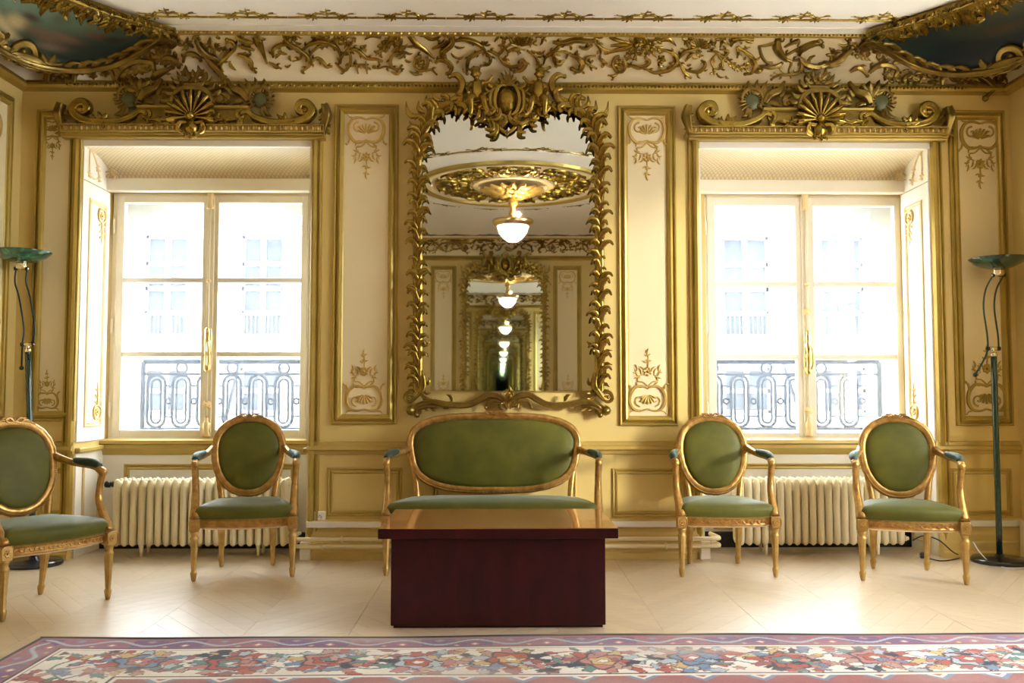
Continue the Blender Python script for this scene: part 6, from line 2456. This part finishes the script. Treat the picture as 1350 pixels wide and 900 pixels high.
# ================================================================== FLOOR LAMPS
def make_lamp(label, loc, tilt, rz, arm_dx, zpole, zbowl, flip, bowl_mt):
    root = thing('floor_lamp', label, 'floor lamp', loc, rz, group='green torchiere floor lamps')
    m = MB()
    m.lathe([(0.0, 0.0), (0.165, 0.0), (0.168, 0.008), (0.166, 0.022), (0.155, 0.030), (0.03, 0.036), (0.026, 0.05), (0.0, 0.052)], 48, cap=False)
    m.build('base', 'lamp_base', root, smooth=True)
    sn, cs = sin(tilt), cos(tilt)

    def T(x, y, z):
        return (x * cs - z * sn, y, z * cs + x * sn)
    m = MB()
    m.tube([T(0, 0, z) for z in np.linspace(0.03, zpole, 8)], 0.0185, 18)
    m.build('pole', 'green_lacquer', root, smooth=True)
    m = MB()
    m.tube([T(0, 0, zpole - 0.004), T(0, 0, zpole + 0.02)], [0.021, 0.019], 18)
    m.tube([T(-0.042, 0, zpole + 0.045), T(0.042, 0, zpole + 0.045)], 0.011, 12)
    m.tube([T(0, 0, zpole + 0.01), T(0, 0, zpole + 0.045)], 0.010, 10)
    m.build('lower_joint', 'chrome', root, smooth=True)
    zt = zbowl - 0.07
    for k, s in enumerate((-1, 1)):
        m = MB()
        p0 = T(s * 0.034, 0, zpole + 0.045)
        px, pz = p0[0], p0[2]
        tx, tz = T(arm_dx, 0, zpole)[0] + s * 0.034, zt
        pts = [(px, 0, pz), (px + (tx - px) * 0.10 + flip * 0.012, 0, pz + (tz - pz) * 0.22), (px + (tx - px) * 0.55 + flip * 0.0, 0, pz + (tz - pz) * 0.62),
               (tx - flip * 0.004, 0, pz + (tz - pz) * 0.82), (tx, 0, tz)]
        if flip < 0:
            pts = [(px, 0, pz), (px - 0.004, 0, pz + (tz - pz) * 0.2), (px - 0.03 + (tx - px) * 0.2, 0, pz + (tz - pz) * 0.55), (px - 0.025 + (tx - px) * 0.45, 0, pz + (tz - pz) * 0.8), (tx, 0, tz)]
        m.tube(smooth_curve(pts, 6), 0.0055, 8)
        if s < 0:
            q = T(-0.042 if flip > 0 else -0.12, 0, zpole - 0.10 if flip > 0 else zpole - 0.12)
            m.tube(smooth_curve([p0, (p0[0] * 0.7 + q[0] * 0.3 - 0.0, 0, p0[2] * 0.6 + q[2] * 0.4), q]), 0.0055, 8)
            m.sphere(q, 0.014, 10, 8)
        m.build('arm_rod', 'dark_rod', root, smooth=True)
        for c in (p0, (tx, 0, tz)):
            m = MB()
            m.tube([(c[0] - 0.008, 0, c[2]), (c[0] + 0.008, 0, c[2])], 0.013, 12)
            m.build('rod_clamp', 'black_plastic', root, smooth=True)
    bx = T(arm_dx, 0, zpole)[0]
    m = MB()
    m.tube([(bx - 0.045, 0, zt), (bx + 0.045, 0, zt)], 0.011, 12)
    m.lathe([(0.012, -0.02), (0.034, -0.012), (0.036, 0.004), (0.03, 0.014), (0.034, 0.022), (0.02, 0.03)], 18, (bx, 0, zt + 0.012))
    m.build('upper_joint', 'chrome', root, smooth=True)
    m = MB()
    zb = zt + 0.035
    m.lathe([(0.02, 0.0), (0.055, 0.004), (0.10, 0.018), (0.14, 0.038), (0.166, 0.062), (0.172, 0.070), (0.169, 0.073), (0.16, 0.066), (0.13, 0.044), (0.09, 0.026), (0.02, 0.012)], 48, (bx, 0, zb), cap=False)
    m.build('bowl', bowl_mt, root, smooth=True)
    return root


def lamp_spot(u, v):
    return atz(u, v, 0)


lx, ly, _ = lamp_spot(61, 739)
make_lamp('leaning green floor lamp with an emerald glass bowl in the corner, behind the armchair', (-2.86, 5.68, 0), radians(3.2), 0, -0.055, 1.31, 1.895, 1, 'emerald_glass')
make_lamp('upright green floor lamp with a dark marbled bowl by the angled armchair', (3.105, 5.69, 0), 0.0, 0, 0.045, 1.285, 1.865, -1, 'green_marble')


def cable(name, label, pts, r_, mt):
    m = MB()
    m.tube(smooth_curve(pts, 8), r_, 7)
    o = m.build(name, mt, None, smooth=True)
    return tag(o, label, 'cable')


def fl(u, v, z=0.004):
    x, y, _ = atz(u, v, z)
    return (x, y, z)


cable('power_cable', 'black cable trailing from the plug across the floor to the upright lamp', [fl(1225, 736), fl(1240, 739), fl(1258, 737), fl(1272, 733), (fl(1282, 733))], 0.004, 'black_plastic')
cable('power_cable', 'black cable hanging loose along the skirting behind the angled armchair', [(at(1203, 712, 5.78)), at(1218, 706, 5.78), at(1238, 712, 5.78), at(1256, 727, 5.77), fl(1268, 733)], 0.004, 'black_plastic')
cable('power_cable', 'pale grey cable looping over the black base of the upright lamp', [at(1283, 714, 5.5), at(1291, 727, 5.5), fl(1307, 742), fl(1330, 749), fl(1352, 750), fl(1380, 748)], 0.0035, 'pale_plastic')
pg = thing('power_plug', 'black power plug lying on the floor beneath the angled armchair', 'plug', fl(1218, 736, 0.0))
m = MB()
m.lathe([(0.006, -0.03), (0.014, -0.02), (0.019, 0.0), (0.020, 0.018), (0.017, 0.022)], 14, (0, 0, 0.02), axis=(-1, 0.15, 0))
m.build('plug_body', 'black_plastic', pg, smooth=True)
for dy in (-0.009, 0.009):
    m = MB()
    m.tube([(-0.02, dy + 0.003, 0.02), (-0.040, dy + 0.006, 0.02)], 0.0025, 8)
    m.build('pin', 'chrome', pg, smooth=True)

# ================================================================== OUTSIDE: RAILINGS, STREET FRONT
ZLEDGE = ZS - 0.06
for wi, (a, b) in enumerate(OPEN):
    m = MB()
    m.bbox(a - 0.25, b + 0.25, YO - 0.02, 7.05, ZLEDGE - 0.14, ZLEDGE, 0.01)
    m.build('balcony_ledge', 'facade_stone', wall_front)
    # segmental arch of the outer wall above the casement
    xc, hwid = (a + b) / 2, (b - a) / 2
    m = MB()
    n = 20
    zt_, drop = z_at(266, 6.64), 0.24
    xs_ = np.linspace(-hwid, hwid, n + 1)
    lo = [(xc + x, zt_ - drop * (x / hwid) ** 2) for x in xs_]
    V = [(x, y, z) for y in (6.50, 6.655) for x, z in lo] + [(x, y, zt_ + 0.15) for y in (6.50, 6.655) for x, z in lo]
    k = n + 1
    fs = []
    for i in range(n):
        fs += [(i, i + 1, k + i + 1, k + i), (i, 2 * k + i, 2 * k + i + 1, i + 1), (k + i, k + i + 1, 3 * k + i + 1, 3 * k + i)]
    m.add(V, fs)
    m.build('arch_spandrel', 'pale_stone', wall_front, fix=True)


def make_railing(wi, label, us, u_end):
    Y = 6.86
    root = thing('balcony_railing', label, 'railing', (at(us[0], 520, Y)[0], Y, z_at(566, Y) - 0.02), group='wrought iron window railings')
    inv = Matrix.Translation(-Vector(root.location))
    a, b = OPEN[wi][0] + (0.05 if wi == 0 else -0.15), OPEN[wi][1] + (0.15 if wi == 0 else 0.04)
    def rb(m, name, parent=None):
        o = m.build(name, 'iron_blue', parent or root, smooth=True)
        if parent is None:
            o.matrix_parent_inverse = inv
        return o
    ov = 0
    zt, zm, zbm = z_at(477, Y), z_at(493, Y), z_at(565, Y)
    for z, h in ((zt, 0.016), (zm, 0.010), (zbm, 0.011)):
        m = MB()
        m.bbox(a, b, Y - 0.012, Y + 0.012, z - h, z + h, 0.003)
        rb(m, 'rail')
    for x in (a, b):
        m = MB()
        m.bbox(x - 0.015, x + 0.015, Y - 0.015, Y + 0.015, ZLEDGE, zt, 0.003)
        rb(m, 'post')
    zo = (zm + zbm) / 2 + 0.002
    R_, Hh = 0.066, (zm - zbm) / 2 - 0.010
    for i, u in enumerate(us):
        x = at(u, 520, Y)[0]
        if x - R_ < a or x + R_ > b:
            continue
        o = None
        for rr, w in ((R_, 0.0115), (R_ - 0.031, 0.009)):
            m = MB()
            pts = []
            hs = Hh - (R_ - rr) - R_ + (R_ - rr)
            for t in np.linspace(0, pi, 13):
                pts.append((x + rr * cos(t), Y, zo + (Hh - R_) + rr * sin(t)))
            for t in np.linspace(pi, 2 * pi, 13):
                pts.append((x + rr * cos(t), Y, zo - (Hh - R_) + rr * sin(t)))
            m.tube(pts, w, 8, closed=True, up=(0, 1, 0))
            q = rb(m, 'oval', None)
        if i + 1 < len(us):
            x2 = at(us[i + 1], 520, Y)[0]
            xm_ = (x + x2) / 2
            m = MB()
            rr = 0.020
            m.tube([(xm_ + rr * cos(t), Y, zo + rr * sin(t)) for t in np.linspace(0, 2 * pi, 17)[:-1]], 0.009, 8, closed=True, up=(0, 1, 0))
            rb(m, 'ring')
            m = MB()
            for dz in (0.115, -0.115):
                m.tube([(x + R_, Y, zo + dz), (x2 - R_, Y, zo + dz)], 0.0065, 6)
            m.tube([(x + R_, Y, zo), (xm_ - rr, Y, zo)], 0.006, 6)
            m.tube([(xm_ + rr, Y, zo), (x2 - R_, Y, zo)], 0.006, 6)
            rb(m, 'tie_bar')
        if i % 2 == (1 if wi == 0 else 0):
            m = MB()
            rr = (zt - zm) / 2 - 0.006
            m.tube([(x + rr * cos(t), Y, (zt + zm) / 2 + rr * sin(t)) for t in np.linspace(0, 2 * pi, 17)[:-1]], 0.009, 8, closed=True, up=(0, 1, 0))
            rb(m, 'ring')
    return root


make_railing(0, 'wrought-iron railing with long ovals outside the window beside the leaning lamp', [206, 239, 272, 306, 340, 374, 408], 395)
make_railing(1, 'wrought-iron railing with long ovals outside the window next to the upright lamp', [940, 975, 1011, 1047, 1083, 1119, 1154], 1180)
for k, (wi, pts) in enumerate(((0, ((316, 478, 299, 545),)), (1, ((1032, 478, 1058, 555),)))):
    (u0, v0, u1, v1), = pts
    a, b = at(u0, v0, 6.93), at(u1, v1, 6.93)
    m = MB()
    t_ = (ZLEDGE - b[2]) / (a[2] - b[2])
    b = tuple(q + (p - q) * t_ for p, q in zip(a, b))
    m.tube([a, b], 0.016, 8)
    o = m.build('awning_arm', 'facade_frame', None, smooth=True)
    tag(o, 'pale slanting awning arm behind the railing of the window ' + ('beside the leaning lamp' if wi == 0 else 'next to the upright lamp'), 'awning arm')

# street front across the road: a stone wall with two storeys of windows
YS = 20.0
def fz(v):
    return z_at(v, YS)
FWIN = []
for u0, u1 in ((-330, -275), (-200, -145), (-70, -15), (60, 115), (188, 246), (316, 372), (445, 500), (572, 630), (700, 756), (828, 884), (954, 1016), (1084, 1142), (1212, 1268), (1340, 1398), (1470, 1526), (1600, 1656)):
    FWIN.append((at(u0, 400, YS)[0], at(u1, 400, YS)[0]))
fac = thing('street_house', 'pale stone house front across the street, seen through both windows', 'building', (0, YS, -6.0))
finv = Matrix.Translation((0, -YS, 6.0))
def fb(m, name, mt, parent=None, smooth=False):
    o = m.build(name, mt, parent or fac, smooth)
    if parent is None:
        o.matrix_parent_inverse = finv
    return o
m = MB()
xa, xb = -18.0, 18.0
zlev = [-6.0, fz(545), fz(480), fz(442), fz(312), 12.0]
m.box(xa, xb, YS + 0.25, YS + 1.0, -6.0, 6.6)
cols = [xa] + [q for w in FWIN for q in w] + [xb]
for z0, z1 in ((-6.0, fz(545)), (fz(484), fz(444)), (fz(310), 6.6)):
    m.box(xa, xb, YS, YS + 0.25, z0, z1)
for z0, z1 in ((fz(545), fz(484)), (fz(444), fz(310))):
    for i in range(0, len(cols), 2):
        m.box(cols[i], cols[i + 1], YS, YS + 0.25, z0, z1)
fb(m, 'stone_wall', 'facade_stone')
for z in (fz(462), fz(470), fz(296)):
    m = MB()
    m.box(xa, xb, YS - 0.12, YS, z - 0.05, z + 0.06)
    fb(m, 'string_course', 'facade_stone')
for i, (a, b) in enumerate(FWIN):
    for z0, z1, bars in ((fz(444), fz(310), (fz(347), fz(380), fz(412))), (fz(545), fz(484), (fz(515),))):
        m = MB()
        m.box(a, b, YS + 0.20, YS + 0.23, z0, z1)
        w = fb(m, 'window', 'facade_glass')
        m = MB()
        m.box(a, b, YS + 0.14, YS + 0.19, z0, z0 + 0.07)
        m.box(a, b, YS + 0.14, YS + 0.19, z1 - 0.07, z1)
        m.box(a, a + 0.06, YS + 0.14, YS + 0.19, z0, z1)
        m.box(b - 0.06, b, YS + 0.14, YS + 0.19, z0, z1)
        m.box((a + b) / 2 - 0.06, (a + b) / 2 + 0.06, YS + 0.13, YS + 0.19, z0, z1)
        for zb in bars:
            m.box(a, b, YS + 0.14, YS + 0.19, zb - 0.05, zb + 0.05)
        m.build('window_frame', 'facade_stone', w)
    m = MB()
    zr0, zr1 = fz(444), fz(414)
    m.box(a - 0.1, b + 0.1, YS - 0.10, YS - 0.07, zr1 - 0.03, zr1)
    m.box(a - 0.1, b + 0.1, YS - 0.10, YS - 0.07, zr0, zr0 + 0.03)
    for k in range(13):
        x = a - 0.08 + (b - a + 0.16) * k / 12
        m.box(x - 0.008, x + 0.008, YS - 0.095, YS - 0.075, zr0, zr1)
    fb(m, 'window_railing', 'facade_frame')
m = MB()
m.box(-30, 30, YO, 40, -6.3, -6.0)
o = m.build('street', 'street')
struct(o)
m = MB()
m.box(XR + 0.35, 40, -30, YO, -6.3, -6.0)
struct(m.build('courtyard', 'street'))
